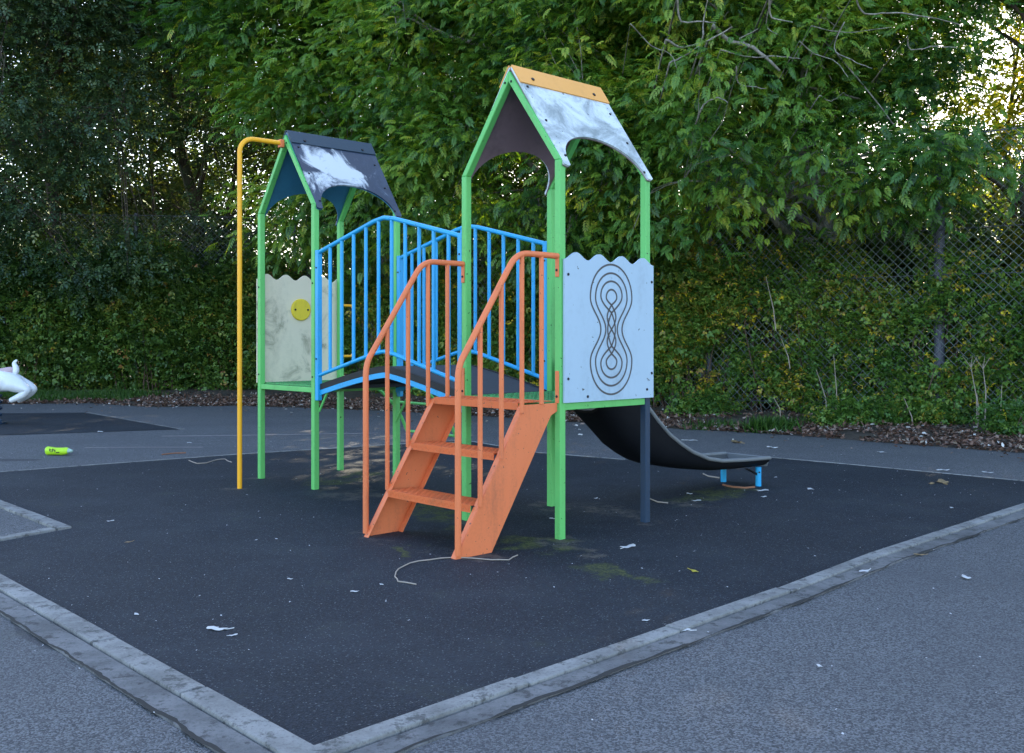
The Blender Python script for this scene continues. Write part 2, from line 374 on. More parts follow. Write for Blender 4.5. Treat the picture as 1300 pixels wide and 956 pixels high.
def kerb(name, pts, w, mat, z=.016, off=0.0, seg=None, jit=0.0):
    b = MB()
    for i in range(len(pts)-1):
        a, c = Vector(pts[i]), Vector(pts[i+1]); L = (c-a).length; t = (c-a)/L; nrm = Vector((t.y, -t.x, 0))
        n = max(1, round(L/seg)) if seg else 1
        for k in range(n):
            g = .006 if n > 1 else 0
            p = a + t*(L*k/n + g); q = a + t*(L*(k+1)/n - g); j = random.uniform(-jit, jit); zz = z + random.uniform(-jit, jit)*.3
            A = [p + nrm*(off+j), q + nrm*(off+j), q + nrm*(off+w+j), p + nrm*(off+w+j)]
            b.prism([(v.x, v.y, -.12) for v in A], (0, 0, .12+zz))
    return tag(b.build(name, mat, bevel=.006), kind='structure')
right = [uv(*p) for p in [(-2.04, -3.5), (-2.0, -2.38), (-1.93, -.16), (-1.84, 1.13), (-1.77, 5.9)]]
kerb('kerb', list(reversed(right)), -.10, M['kerb'], .022, seg=.92, jit=.008)
kerb('kerb_haunch', list(reversed(right)), -.13, M['haunch'], .010, off=-.112)
front = [uv(*p) for p in [(-2.15, -3.4), (2.66, -3.4)]]
kerb('kerb', list(reversed(front)), .12, M['kerb'], .022, off=0, seg=.92, jit=.006) if False else kerb('kerb', front, -.12 if (front[1]-front[0]).cross(Vector((0,0,1))).dot(V) > 0 else .12, M['kerb'], .022, seg=.92, jit=.006)
kerb('kerb_haunch', front, -.14 if (front[1]-front[0]).cross(Vector((0,0,1))).dot(V) > 0 else .14, M['haunch'], .010, off=-.13 if (front[1]-front[0]).cross(Vector((0,0,1))).dot(V) > 0 else .13)
notch = [uv(*p) for p in [(6.95, -2.5), (2.93, -2.5)]]
sgn = 1 if (notch[1]-notch[0]).cross(Vector((0,0,1))).dot(V) < 0 else -1
kerb('kerb', notch, .11*sgn, M['kerb'], .022, seg=.92, jit=.005)
nt2 = [uv(*p) for p in [(2.93, -2.62), (2.69, -3.4)]]
sg2 = 1 if (nt2[1]-nt2[0]).cross(Vector((0,0,1))).dot(U) > 0 else -1
kerb('kerb', nt2, .09*sg2, M['kerb'], .021)
far = [uv(*p) for p in [(6.95, -2.5), (6.85, -1.0), (6.65, .9), (6.01, 4.22), (4.12, 3.87), (2.83, 4.11)]]
kerb('edging', far, .035, M['kerb'], .012)
far2 = [uv(*p) for p in [(2.62, 4.22), (2.35, 5.55), (1.5, 5.64), (.69, 5.70), (-1.77, 5.75)]]
kerb('edging', far2, .035, M['kerb'], .012)
kerb('edging', [Vector((-8.54, 20.19, 0)), Vector((-5.41, 16.5, 0))], .09, M['haunch'], .012)
def strip(name, pts, w, z, mat):
    b = MB()
    pts = [Vector(p) for p in pts]
    for i in range(len(pts)-1):
        t = (pts[i+1]-pts[i]).normalized(); n = Vector((t.y, -t.x, 0))*w/2
        b.add([(p.x, p.y, z) for p in (pts[i]-n, pts[i]+n, pts[i+1]+n, pts[i+1]-n)], [(0, 1, 2, 3)])
    o = b.build(name, mat)
    return tag(o, kind='structure')
strip('painted_line', [gp(205, 554), gp(300, 553), gp(480, 550)], .06, .004, M['line'])
strip('painted_line', [gp(108, 568.5), gp(180, 568), gp(258, 568)], .035, .004, M['line'])
def crack(pts, seed):
    r_ = random.Random(seed); b = MB(); pts = [Vector(p) for p in pts]; P_ = []
    for i in range(len(pts)-1):
        n = max(2, int((pts[i+1]-pts[i]).length/.035))
        for k in range(n): P_.append(pts[i].lerp(pts[i+1], k/n))
    vs = []
    for i, p in enumerate(P_):
        t = (P_[min(i+1, len(P_)-1)] - P_[max(i-1, 0)]).normalized(); n = Vector((t.y, -t.x, 0))
        o_ = .018*noise.noise(p*5+Vector((seed, 0, 0))) + .006*noise.noise(p*30); w_ = max(.0015, .008 + .014*noise.noise(p*3.1+Vector((0, seed, 0))) + .006*noise.noise(p*25))
        for s_ in (-1, 1): q = p + n*(o_ + s_*w_); vs.append((q.x, q.y, .0112))
    b.add(vs, [(2*i, 2*i+1, 2*i+3, 2*i+2) for i in range(len(P_)-1)])
    tag(b.build('surface_crack', M['crack'], recalc=False), kind='structure')
M['crack'] = simple('dirt_filled_crack', (.03, .029, .028), .95, 0, .5, 40)
crack([uv(u - .243, v) for u, v in [(-2.04, -3.75), (-2.0, -2.38), (-1.93, -.16), (-1.84, 1.13), (-1.80, 4.6)]], 3)
crack([uv(u, -3.4 - .268) for u in (-2.3, -1, 0, 1, 2.7)], 8)

# ------------------------------------------------------------------ play structure
ROOT = empty('play_structure', B0, math.atan2(-.7272, .6864))
tag(ROOT, 'climbing unit of two roofed green towers with blue arched bridge, orange steps and black slide', 'climbing frame')
def L(u, v, z): return (-u, v, z)
PW = .060
def post(u, v, z0, z1, mat=M['green']):
    b = MB(); b.box(L(u+PW/2, v-PW/2, z0), L(u-PW/2, v+PW/2, z1)); return b.build('post', mat, ROOT, .008)
def bolts(parent, pts, d, r=.011):
    for p in pts:
        b = MB(); p = Vector(p); d_ = Vector(d).normalized()
        b.tube([p, p + d_*.005, p + d_*.009], [r, r, r*.6], 8); b.build('bolt', M['bolt'], parent)
def tower(t0, t1, roofmat, undermat, capmat, yoff, navyC):
    mid = (t0+t1)/2; ze = 2.835; za = 3.60
    for (u, v) in ((t0, 0), (t1, 0), (t1, 1), (t0, 1)):
        if navyC and u == t0 and v == 1:
            post(u, v, 1.03, ze); p = post(u, v, 0, 1.03, M['navy']); tag(p, 'dark navy lower post'); continue
        p = post(u, v, 0, ze)
        if v == 0:
            sx = 1 if u == t0 else -1
            bolts(p, [L(u, v-PW/2, 2.05), L(u, v-PW/2, 1.12)], (0, -1, 0), .009)
    for v in (0, 1):
        for u, s in ((t0, 1), (t1, -1)):
            b = MB(); h = PW/2
            du, dz = mid-u, za-ze; ln = math.hypot(du, dz); nu, nz = -dz/ln*s*s, du/ln
            # mitred rafter from the post head to the apex
            A = [(u - s*h, ze), (u + s*h, ze - .0), (mid, za - .085), (mid, za)]
            b.prism([L(a, v-h, z) for a, z in A], (0, PW, 0)); b.build('rafter', M['green'], ROOT, .006)
    bolts(ROOT.children[-1], [L(mid+.035, -PW/2, za-.09)], (0, -1, 0), .01); bolts(ROOT.children[-2 if False else -1], [L(mid-.035, -PW/2, za-.09)], (0, -1, 0), .01)
    roof = empty('roof', L(0, 0, 0)); roof.parent = ROOT
    z_r, z_e = 3.622, 2.778; v0, v1 = -.008, 1.032; th = .016
    for s, ue in ((-1, t0 - .045), (1, t1 + .045)):
        slope = Vector((ue - mid, 0, z_e - z_r)); LN = slope.length
        def pt(v, w):                       # w = 0 ridge .. 1 eave
            return Vector(L(mid + (ue-mid)*w, v, z_r + (z_e - z_r)*w))
        n = Vector((-(ue-mid), 0, z_e-z_r)); n = n.cross(Vector((0, 1, 0))).normalized()
        if n.z < 0: n = -n
        poly = [pt(v0, 0), pt(v0, .985), pt(v0+.035, 1.0), pt(v0+.058, .995)]
        c = (v0+v1)/2 + .0; a = (v1-v0)/2 - .066; hh = .345
        for k in range(0, 25):
            th_ = PI*k/24; poly.append(pt(c - a*math.cos(th_), .985 - hh*math.sin(th_)**.9 if 0 < k < 24 else .985))
        poly += [pt(v1-.058, .995), pt(v1-.02, 1.0), pt(v1, .985), pt(v1, 0)]
        # skin: outer, core edge and inner faces in one panel, lining as a sub-part
        b = MB(); b.prism([p + n*.004 for p in poly], n*th); pn = b.build('roof_panel', roofmat, roof)
        tag(pn, 'pale weathered roof panel' if navyC else 'navy roof panel with flaked white patch')
        b = MB(); b.prism([p + n*-.004 for p in poly], n*.0078); b.build('lining', undermat, roof)
        bp = [pt(v0+.06, w)+n*(.004+th) for w in (.2, .55, .9)] + [pt(v1-.07, w)+n*(.004+th) for w in (.3, .62, .93)]
        bolts(roof, bp, n, .012)
        b = MB(); e = .17 if navyC else .15
        q = [pt(v0-.004, -.01), pt(v0-.004, e), pt(v1+.004, e), pt(v1+.004, -.01)]
        b.prism([p + n*(.005+th) for p in q], n*.010); b.build('ridge_cap', capmat, roof)
        bolts(roof, [pt(v0+.16, .11)+n*(.016+th), pt(v1-.16, .11)+n*(.016+th)], n, .016)
    # platform
    pl = MB(); pl.box(L(t0+.03, .03, 1.018), L(t1-.03, .97, 1.035))
    for i in range(22):
        for j in range(20):
            uu = t0+.06+i*(t1-t0-.12)/21; vv = .06+j*.046
            a = .014 if (i+j) % 2 else .006; c2 = .006 if (i+j) % 2 else .014
            pl.box(L(uu-a, vv-c2, 1.035), L(uu+a, vv+c2, 1.0375))
    P_ = pl.build('platform', M['green_deck'], ROOT)
    for a, c_ in (((t0+.03, -.022), (t1-.03, .022)), ((t0+.03, .978), (t1-.03, 1.022)), ((t0-.022, .03), (t0+.022, .97)), ((t1-.022, .03), (t1+.022, .97))):
        b = MB(); b.box(L(a[0], a[1], .965), L(c_[0], c_[1], 1.016)); b.build('beam', M['green'], P_, .004)
T0, T1, T2, T3 = 0.0, 1.07, 3.37, 4.43
tower(T0, T1, M['roofw'], M['purple'], M['ridge'], 0, True)
tower(T2, T3, M['roofn'], M['blue_d'], M['roofcapn'], 0, False)

def wavy(u, v0, v1, z0, z1, th, n=4, amp=.03):
    pts = [(v0, z0)]
    K = 64
    for i in range(K+1):
        t = i/K; ph = t*n
        pts.append((v0 + (v1-v0)*t, z1 - amp + amp*(1.6*abs(math.sin(PI*(ph+.5 if n % 1 else ph)))**.75 - .6) if False else z1 - amp*(1+math.cos(2*PI*ph+PI*.0))))
    pts.append((v1, z0))
    return [(-u, v, z) for v, z in pts]
# blue carved panel on the outer side of the right tower
b = MB(); poly = wavy(-.034, -.005, 1.045, 1.022, 2.15, .016, 4, .028); b.prism(poly, (.016, 0, 0))
PN = b.build('side_panel', M['panel'], ROOT); tag(PN, 'pale blue wavy-topped panel carved with looping rings')
x_face = .034+.016
bolts(PN, [(x_face, v, z) for v, z in ((.035, 1.98), (.035, 1.20), (1.02, 1.96), (1.02, 1.22), (.25, 1.06), (.96, 1.09))], (1, 0, 0), .011)
def groove(pts, w=.0155, closed=False):
    b = MB(); m = len(pts); vs = []; fs = []
    for i in range(m):
        p = Vector(pts[i]); q = Vector(pts[(i+1) % m]) if (closed or i < m-1) else p; r = Vector(pts[i-1]) if (closed or i > 0) else p
        t = (q-r); t = t.normalized() if t.length > 0 else Vector((1, 0)); n = Vector((-t.y, t.x))*w/2
        vs += [(x_face+.0012, p.x+n.x, p.y+n.y), (x_face+.0012, p.x-n.x, p.y-n.y)]
    for i in range(m if closed else m-1):
        j = (i+1) % m; fs.append((2*i, 2*i+1, 2*j+1, 2*j))
    b.add(vs, fs); b.build('carved_groove', M['groove'], PN, recalc=False)
cv, cz = .525, 1.572
def ring(R, top, waist, n=120):
    pts = []
    zc = .245
    for k in range(n):
        a = 2*PI*k/n; sgn_ = 1 if math.sin(a) >= 0 else -1
        z = top*math.sin(a) if False else None
        pts.append(None)
    out = []
    zz = np.linspace(top, -top, 90)
    def w(z):
        az = abs(z); d = (az - zc)/(top - zc)
        if az >= zc: return R*math.sqrt(max(0, 1-d*d))
        t = az/zc; s = .5-.5*math.cos(PI*t); return waist + (R-waist)*s
    zz = [top*math.cos(PI*i/100) for i in range(101)]
    # denser samples near the crowns
    zz = sorted(set([top - (top-zc)*(1-math.cos(PI/2*i/24)) for i in range(25)] + [zc*(1-i/20) for i in range(21)]), reverse=True)
    zz = zz + [-z for z in reversed(zz) if z > 1e-6]
    out = [(cv + w(z), cz + z) for z in zz] + [(cv - w(z), cz + z) for z in reversed(zz[1:-1])]
    return out
groove(ring(.245, .505, .125), closed=True)
groove(ring(.186, .438, .068), closed=True)
def weave(R, top, zc, cross, lens):
    for s in (1, -1):
        zs = [top - (top-zc)*(1-math.cos(PI/2*i/16)) for i in range(17)] + [zc - i*zc/40 for i in range(1, 41)]
        zs = zs + [-z for z in reversed(zs[:-1])]
        o = []
        for z in zs:
            az = abs(z)
            if az >= zc: w = R*math.sqrt(max(0, 1-((az-zc)/(top-zc))**2))
            elif az >= cross: t = (az-cross)/(zc-cross); w = R*math.sin(PI/2*t)
            else: w = -lens*math.sin(PI*(az/cross)) if lens > .05 else -lens*math.cos(PI/2*az/cross)
            o.append((cv + s*w*(1 if z >= 0 else 1), cz + z))
        groove(o)
weave(.125, .375, .262, .13, .045)
weave(.062, .31, .25, .19, .051)
# cream panel with yellow disc on the far end of the left tower
b = MB(); poly = wavy(T3+.034, -.03, 1.03, 1.03, 2.20, .016, 4.5, .03); b.prism(poly, (-.016, 0, 0))
PC = b.build('end_panel', M['cream'], ROOT); tag(PC, 'grubby cream wavy-topped end panel')
b = MB(); c0 = (-(T3+.034)+.0, .5, 1.82)
b.tube([(c0[0], .5, 1.82), (c0[0]+.02, .5, 1.82), (c0[0]+.026, .5, 1.82)], [.12, .12, .112], 28); D = b.build('spinner_disc', M['disc'], PC)
bolts(D, [(c0[0]+.026, .42, 1.82), (c0[0]+.026, .58, 1.82)], (1, 0, 0), .012)

# bridge railings
def arch_pts(z_end, z_peak, v, ua=1.13, ub=3.31):
    pk = (ua+ub)/2; pts = [L(ua, v, z_end)]
    for k in range(-4, 5):
        t = k/4*.16; zz = z_peak - .0 - abs(t)*(z_peak-z_end)/(pk-ua)
        zz -= (.16-abs(t))*.10 if True else 0
        pts.append(L(pk+t, v, zz + .0))
    pts.append(L(ub, v, z_end)); return pts
for v in (0.0, 1.0):
    R_ = empty('bridge_railing', (0, 0, 0)); R_.parent = ROOT
    b = MB(); b.tube(arch_pts(2.35, 2.615, v), .021, 12); b.build('top_rail', M['blue'], R_)
    b = MB(); b.tube(arch_pts(1.135, 1.40, v), .019, 12); b.build('bottom_rail', M['blue'], R_)
    pk = 2.22
    for i in range(10):
        u = 1.30 + i*.2; zt = 2.35 + (1-abs(u-pk)/1.09)*.26-.012; zb = 1.135 + (1-abs(u-pk)/1.09)*.26
        b = MB(); b.tube([L(u, v, zb), L(u, v, zt)], .0175, 10); b.build('baluster', M['blue'], R_)
    for u in (T1+.062, T2-.062):
        b = MB(); b.box(L(u-.028, v-.025, .89), L(u+.028, v+.025, 2.375)); b.build('end_post', M['blue'], R_, .006)
    for z in (2.2, 1.3):
        bolts(R_, [L(T2-.062, v-.025, z), L(T1+.062, v-.025, z)], (0, -1, 0), .009)
# bridge deck
def arc(u): return 1.035 + .215*max(0, 1-(abs(u-2.22)/1.12)**1.25)
us = np.linspace(T1+.035, T2-.035, 29)
def deckprism(zo0, zo1, v0, v1):
    b = MB(); top = [L(u, v0, arc(u)+zo1) for u in us]; bot = [L(u, v0, arc(u)+zo0) for u in reversed(us)]
    n = len(us); vs = []
    for v in (v0, v1):
        for u in us: vs.append(L(u, v, arc(u)+zo1))
        for u in us: vs.append(L(u, v, arc(u)+zo0))
    fs = []
    for i in range(n-1):
        fs += [(i, i+1, 2*n+i+1, 2*n+i), (n+i, 3*n+i, 3*n+i+1, n+i+1), (i, n+i, n+i+1, i+1), (2*n+i, 2*n+i+1, 3*n+i+1, 3*n+i)]
    fs += [(0, 2*n, 3*n, n), (n-1, 2*n-1, 4*n-1, 3*n-1)]
    b.add(vs, fs); return b
DK = deckprism(-.045, -.002, .035, .965).build('bridge_deck', M['deck'], ROOT)
for v0, v1 in ((.0, .034), (.966, 1.0)):
    deckprism(-.055, .004, v0, v1).build('rubber_edge', M['black'], DK)
    deckprism(-.105, -.057, v0, v1).build('bridge_beam', M['blue'], DK)
for k in range(5):
    u = 1.35 + k*.43
    b = MB(); b.box(L(u-.02, .036, arc(u)-.09), L(u+.02, .964, arc(u)-.055)); b.build('cross_member', M['navy'], DK)
# green under-brace at the left tower
for vv_, za_, du_ in ((.97, .62, .30), (.03, .78, .18)):
    b = MB(); b.tube([L(T2-.03, vv_, za_), L(T2-du_, vv_, .98)], .013, 8); b.build('brace', M['green'], ROOT)

# steps
ST = empty('steps', (0, 0, 0)); ST.parent = ROOT
def sfront(z): return 1.03 - z/1.56
for u, inn in ((-.004, 1), (1.074, -1)):
    b = MB()
    poly = [(-1.03, 0), (-sfront(1.02), 1.02), (-.036, 1.02), (-.036, .88), (-.69, 0)] if False else [(-1.03, -.01), (-sfront(1.022), 1.022), (-.034, 1.022), (-.034, .96), (-.10, .93), (-.70, -.01)]
    b.prism([L(u, v, z) for v, z in poly], (-.006*inn, 0, 0))
    # inward flanges front and back
    fr = Vector((0, -1.03+.0, -.01)); d = Vector((0, 1.03-sfront(1.022), 1.032))
    w = .05*inn
    A = Vector(L(u + .007*inn, -1.03, -.01)); B_ = Vector(L(u + .007*inn, -sfront(1.022), 1.022)); o_ = Vector((-w, 0, 0)); tkn = Vector((0, .006, -.004))
    b.prism([A, B_, B_+o_, A+o_], tkn)
    A = Vector(L(u + .007*inn, -.71, -.01)); B_ = Vector(L(u + .007*inn, -.11, .928))
    b.prism([A, B_, B_+o_, A+o_], tkn)
    b.build('stringer', M['orange'], ST, .003)
for zt in (.345, .69):
    vf = -sfront(zt) - .03; b = MB()
    b.box(L(.058, vf, zt-.052), L(1.012, vf+.004, zt)); b.box(L(.058, vf+.004, zt-.004), L(1.012, vf+.235, zt)); b.box(L(.058, vf+.231, zt-.052), L(1.012, vf+.235, zt-.004))
    for i in range(30):
        for j in range(6):
            uu = .08+i*.0314; vv = vf+.02+j*.037; s = 1 if (i+j) % 2 else -1
            b.prism([L(uu+a*.7+c*.7*s, vv+(a-c)*.7 if s > 0 else vv-(a+c)*.7*1, zt) for a, c in ((-.012, 0), (0, -.004), (.012, 0), (0, .004))], (0, 0, .003))
    for i in range(30):
        uu = .075+i*.0322; s = 1 if i % 2 else -1
        b.prism([L(uu-.012, vf, zt-.026-.012*s), L(uu-.008, vf, zt-.022-.012*s-.004), L(uu+.012, vf, zt-.026+.012*s), L(uu+.008, vf, zt-.026+.012*s+.004)], (0, -.002, 0))
    b.build('tread', M['orange_t'], ST, .002)
b = MB(); vf = -sfront(1.035)-.02
b.box(L(.052, vf, .983), L(1.018, vf+.004, 1.035)); b.box(L(.052, vf+.004, 1.031), L(1.018, -.034, 1.035))
for i in range(30):
    for j in range(8):
        uu = .075+i*.0316; vv = vf+.02+j*.036; s = (i+j) % 2
        if vv < -.05: b.box(L(uu-(.012 if s else .004), vv-(.004 if s else .012), 1.035), L(uu+(.012 if s else .004), vv+(.004 if s else .012), 1.038))
b.build('tread', M['orange_t'], ST, .002)
# handrails
for u in (-.004, 1.074):
    HR = empty('handrail', (0, 0, 0)); HR.parent = ROOT
    def fil(p0, c, p1, n=6):
        return [tuple(Vector(p0)*(1-t)**2 + Vector(c)*2*t*(1-t) + Vector(p1)*t*t) for t in [i/n for i in range(n+1)]]
    pts = [L(u, -1.0, .03)] + fil(L(u, -1.0, 1.22), L(u, -1.0, 1.32), L(u, -.945, 1.39)) + fil(L(u, -.52, 2.015), L(u, -.455, 2.115), L(u, -.34, 2.115)) + [L(u, -.032, 2.115)]
    b = MB(); b.tube(pts, .0225, 12); b.build('top_rail', M['orange'], HR)
    for s in (.2, .4, .6, .8):
        zt = 2.11 if s < .4 else min(2.105, 1.31 + (1-s)*1.47)
        zb = max(.0, (1.03-s)*1.56) if s > .38 else 1.022
        b = MB(); b.tube([L(u, -s, zb-.02 if s > .38 else zb), L(u, -s, zt)], .018, 10); b.build('baluster', M['orange'], HR)
    for z0, z1 in ((1.96, 2.13), (1.02, 1.26)):
        b = MB(); b.box(L(u-.018, -.040, z0), L(u+.018, -.031, z1)); pl = b.build('fixing_plate', M['orange'], HR, .003)
        bolts(pl, [L(u, -.040, z0+.05)], (0, -1, 0), .01)

# slide
ribs = [(1.0, 1.34, .86), (1.2, 1.18, .70), (1.4, 1.01, .535), (1.564, .872, .445), (1.689, .760, .389), (1.846, .635, .342), (2.022, .533, .312), (2.202, .446, .277), (2.45, .362, .245), (2.675, .324, .218), (3.043, .303, .200), (3.30, .293, .195), (3.50, .286, .194)]
uc, hw = .675, .275
def section(v, zr, zb, inner):
    o = []
    hwi = hw - (.022 if inner else 0); zb2 = zb + (.02 if inner else 0) + (.0)
    for k in range(0, 17):
        a = PI*k/16; c = math.cos(a); s = math.sin(a)
        cu = math.copysign(abs(c)**.55, c); su = s**.55
        o.append((uc - hwi*(.80+.20*(1-su))*cu if False else uc - hwi*cu*(1-.16*su), v, zr - (zr-zb2)*su))
    return o
def loft(inner):
    R_ = [section(v, zr, zb, inner) for v, zr, zb in ribs]; return R_
out_, in_ = loft(False), loft(True); n = 17
b = MB(); vs = [L(*p) for r in out_ for p in r]; fs = [(i*n+j, i*n+j+1, (i+1)*n+j+1, (i+1)*n+j) for i in range(len(ribs)-1) for j in range(n-1)]
b.add(vs, fs, True)
e = len(ribs)-1
for idx in (0, e):
    b.add([L(*p) for p in out_[idx]] + [L(*p) for p in in_[idx]], [(j, j+1, n+j+1, n+j) for j in range(n-1)])
SL = b.build('slide', M['slide'], ROOT, recalc=False)
b = MB(); b.add([L(*p) for r in in_ for p in r], [(i*n+j, i*n+j+1, (i+1)*n+j+1, (i+1)*n+j) for i in range(len(ribs)-1) for j in range(n-1)], True)
b.build('slide_bed', M['bed'], SL, recalc=False)
for s in (-1, 1):
    b = MB(); b.tube([L(uc+s*(hw-.008), v, zr+.002) for v, zr, zb in ribs], .02, 8); b.build('slide_rim', M['sliderim'], SL)
b = MB(); b.tube([L(uc-hw+.008, 3.5, .288), L(uc+hw-.008, 3.5, .288)], .012, 8); b.prism([L(uc-hw+.01, 3.49, .29), L(uc+hw-.01, 3.49, .29), L(uc+hw-.04, 3.49, .2), L(uc-hw+.04, 3.49, .2)], (0, .012, 0)); b.build('slide_lip', M['sliderim'], SL)
for u in (.47, .89):
    b = MB(); b.tube([L(u, 3.385, 0), L(u, 3.385, .2)], .030, 14); lg = b.build('leg', M['blue'], SL)
    bolts(lg, [L(u-.028, 3.36, .15)], (1, -.6, 0), .009)
b = MB(); b.prism([L(.47, 3.13, .205), L(.47, 3.18, .205), L(.47, 3.36, .115), L(.47, 3.36, .14), ], (.006, 0, 0)); b.build('leg_bracket', M['slide'], SL)

# yellow pole, grab handles, ladder climber
b = MB(); pu = 3.93
b.tube([L(pu, -.52, 0), L(pu, -.52, 3.36)] + [L(pu, -.52+.15*(1-math.cos(a)), 3.36+.15*math.sin(a)) for a in [PI/2*i/7 for i in range(1, 8)]] + [L(pu, -.04, 3.515)], .024, 14)
FP = b.build('sliding_pole', M['yellow'], ROOT)
b = MB(); b.box(L(pu-.03, -.075, 3.47), L(pu+.03, -.031, 3.55)); b.build('clamp', M['orange'], FP, .004)
for u, hv in ((T1, 1.13), (T3, 1.185)):
    b = MB(); uu = u
    b.tube([L(uu, 1.03, 1.88), L(uu, hv-.04, 1.88), L(uu, hv, 1.84), L(uu, hv, 1.34), L(uu, hv-.04, 1.30), L(uu, 1.03, 1.30)], .015, 10); b.build('grab_handle', M['yellow'], ROOT)
LD = empty('ladder_climber', (0, 0, 0)); LD.parent = ROOT
prof = [(1.03, 1.0), (1.18, 1.02), (1.35, .98), (1.52, .88), (1.68, .74), (1.80, .58), (1.90, .38), (1.96, .18), (1.98, 0)]
for u in (T2+.08, T3-.08):
    b = MB(); b.tube([L(u, v, z) for v, z in prof], .019, 10); b.build('side_rail', M['green'], LD)
for v, z in ((1.42, .95), (1.665, .76), (1.90, .40)):
    b = MB(); b.tube([L(T2+.08, v, z), L(T3-.08, v, z)], .016, 10); b.build('rung', M['green'], LD)

# ------------------------------------------------------------------ spring rider (white horse) at the left edge
q = Vector((-8.95, 17.5, 0))
SR = empty('spring_rider', q)
tag(SR, 'white rearing toy horse on a spring over the dark mat by the hedge', 'spring rider')
def skin(name, verts, edges, radii, mat, parent, sub=2, rootv=0):
    me = bpy.data.meshes.new(name); me.from_pydata(verts, edges, []); o = bpy.data.objects.new(name, me); COL.objects.link(o)
    o.parent = parent
    sk = o.modifiers.new('skin', 'SKIN')
    if not me.skin_vertices: bpy.context.view_layer.update()
    for i, r in enumerate(radii): me.skin_vertices[0].data[i].radius = (r, r) if not hasattr(r, '__len__') else r
    me.skin_vertices[0].data[rootv].use_root = True
    sk.use_smooth_shade = True
    ss = o.modifiers.new('sub', 'SUBSURF'); ss.levels = sub; ss.render_levels = sub
    me.materials.append(mat); return o
def addskin(me):
    if not me.skin_vertices:
        bm = bmesh.new(); bm.from_mesh(me); bm.verts.layers.skin.verify(); bm.to_mesh(me); bm.free()
def skinobj(name, verts, edges, radii, mat, parent, sub=2, rootv=0):
    me = bpy.data.meshes.new(name); bm = bmesh.new(); lay = bm.verts.layers.skin.verify()
    bv = [bm.verts.new(v) for v in verts]
    for a, c in edges: bm.edges.new((bv[a], bv[c]))
    for i, vtx in enumerate(bv): vtx[lay].radius = (radii[i], radii[i]); vtx[lay].use_root = (i == rootv)
    bm.to_mesh(me); bm.free()
    o = bpy.data.objects.new(name, me); COL.objects.link(o); o.parent = parent
    sk = o.modifiers.new('skin', 'SKIN'); sk.use_smooth_shade = True
    ss = o.modifiers.new('sub', 'SUBSURF'); ss.levels = sub; ss.render_levels = sub
    me.materials.append(mat); return o
V_ = [(0.20, 0, .84), (0, 0, .76), (-.3, 0, .78), (-.48, 0, .86), (-.62, 0, 1.08), (-.70, 0, 1.24), (-.86, 0, 1.18), (-.95, 0, 1.12),
      (.27, .09, .70), (.42, .10, .645), (.53, .10, .60), (.42, .10, .52), (.26, .10, .42), (.21, .10, .39),
      (.27, -.09, .70), (.42, -.10, .635), (.51, -.10, .59), (.38, -.10, .50), (.22, -.10, .43), (.17, -.10, .41),
      (-.50, .09, .72), (-.72, .10, .68), (-.70, .10, .50), (-.50, -.09, .72), (-.70, -.10, .66), (-.72, -.10, .48)]
E_ = [(0,1),(1,2),(2,3),(3,4),(4,5),(5,6),(6,7),(0,8),(8,9),(9,10),(10,11),(11,12),(12,13),(0,14),(14,15),(15,16),(16,17),(17,18),(18,19),(3,20),(20,21),(21,22),(3,23),(23,24),(24,25)]
R__ = [.29,.23,.22,.21,.13,.11,.08,.065, .15,.115,.085,.07,.05,.045,.15,.11,.085,.07,.05,.045,.07,.05,.04,.07,.05,.04]
skinobj('horse_body', V_, E_, R__, M['white'], SR)
skinobj('tail', [(.22, 0, .86), (.25, 0, .97), (.20, 0, 1.07), (.26, 0, 1.13)], [(0,1),(1,2),(2,3)], [.06, .06, .04, .02], M['white'], SR, 2)
skinobj('saddle', [(-.28, 0, .90), (-.08, 0, .86), (.10, 0, .90), (.2, 0, .99)], [(0,1),(1,2),(2,3)], [.11, .12, .115, .04], M['saddle'], SR, 2)
b = MB(); hel = [(-.15+.12*math.cos(2*PI*5*t), .12*math.sin(2*PI*5*t), .05+.55*t) for t in [i/120 for i in range(121)]]
b.tube(hel, .018, 8); b.build('spring', M['navy'], SR)
b = MB(); b.lathe([(0, .03), (.2, .03), (.2, .006), (.0, .006)], 20, (-.15, 0, 0)); b.build('base_plate', M['navy'], SR)
skinobj('ear', [(-.70, .04, 1.30), (-.69, .05, 1.38)], [(0, 1)], [.03, .01], M['white'], SR, 1); skinobj('ear', [(-.70, -.04, 1.30), (-.69, -.05, 1.38)], [(0, 1)], [.03, .01], M['white'], SR, 1)

# ------------------------------------------------------------------ bottle
bp = gp(75, 578)
BT = empty('plastic_bottle', (bp.x, bp.y, .0)); tag(BT, 'crumpled lime green plastic bottle with black print lying on the pavement', 'bottle')
def dentlathe(prof, n, mat, name, dent):
    b = MB(); vs = []; fs = []
    for x, r in prof:
        for j in range(n):
            a = 2*PI*j/n; k = 1 - dent*max(0, math.sin(a*1+.4))*math.exp(-((x-.0)/.08)**2) + .05*math.sin(3*a+x*30)
            vs.append((x, r*math.cos(a)*k, .058 + r*math.sin(a)*k))
    for i in range(len(prof)-1):
        for j in range(n): fs.append((i*n+j, i*n+(j+1) % n, (i+1)*n+(j+1) % n, (i+1)*n+j))
    b.add(vs, fs, True); return b.build(name, mat, BT)
dentlathe([(-.17, .0), (-.17, .045), (-.15, .056), (-.05, .053), (.04, .054), (.10, .048), (.13, .036)], 24, M['lime'], 'bottle_body', .35)
dentlathe([(.128, .035), (.15, .026), (.17, .018), (.185, .018), (.185, 0)], 16, M['clear'], 'bottle_neck', 0)
b = MB()
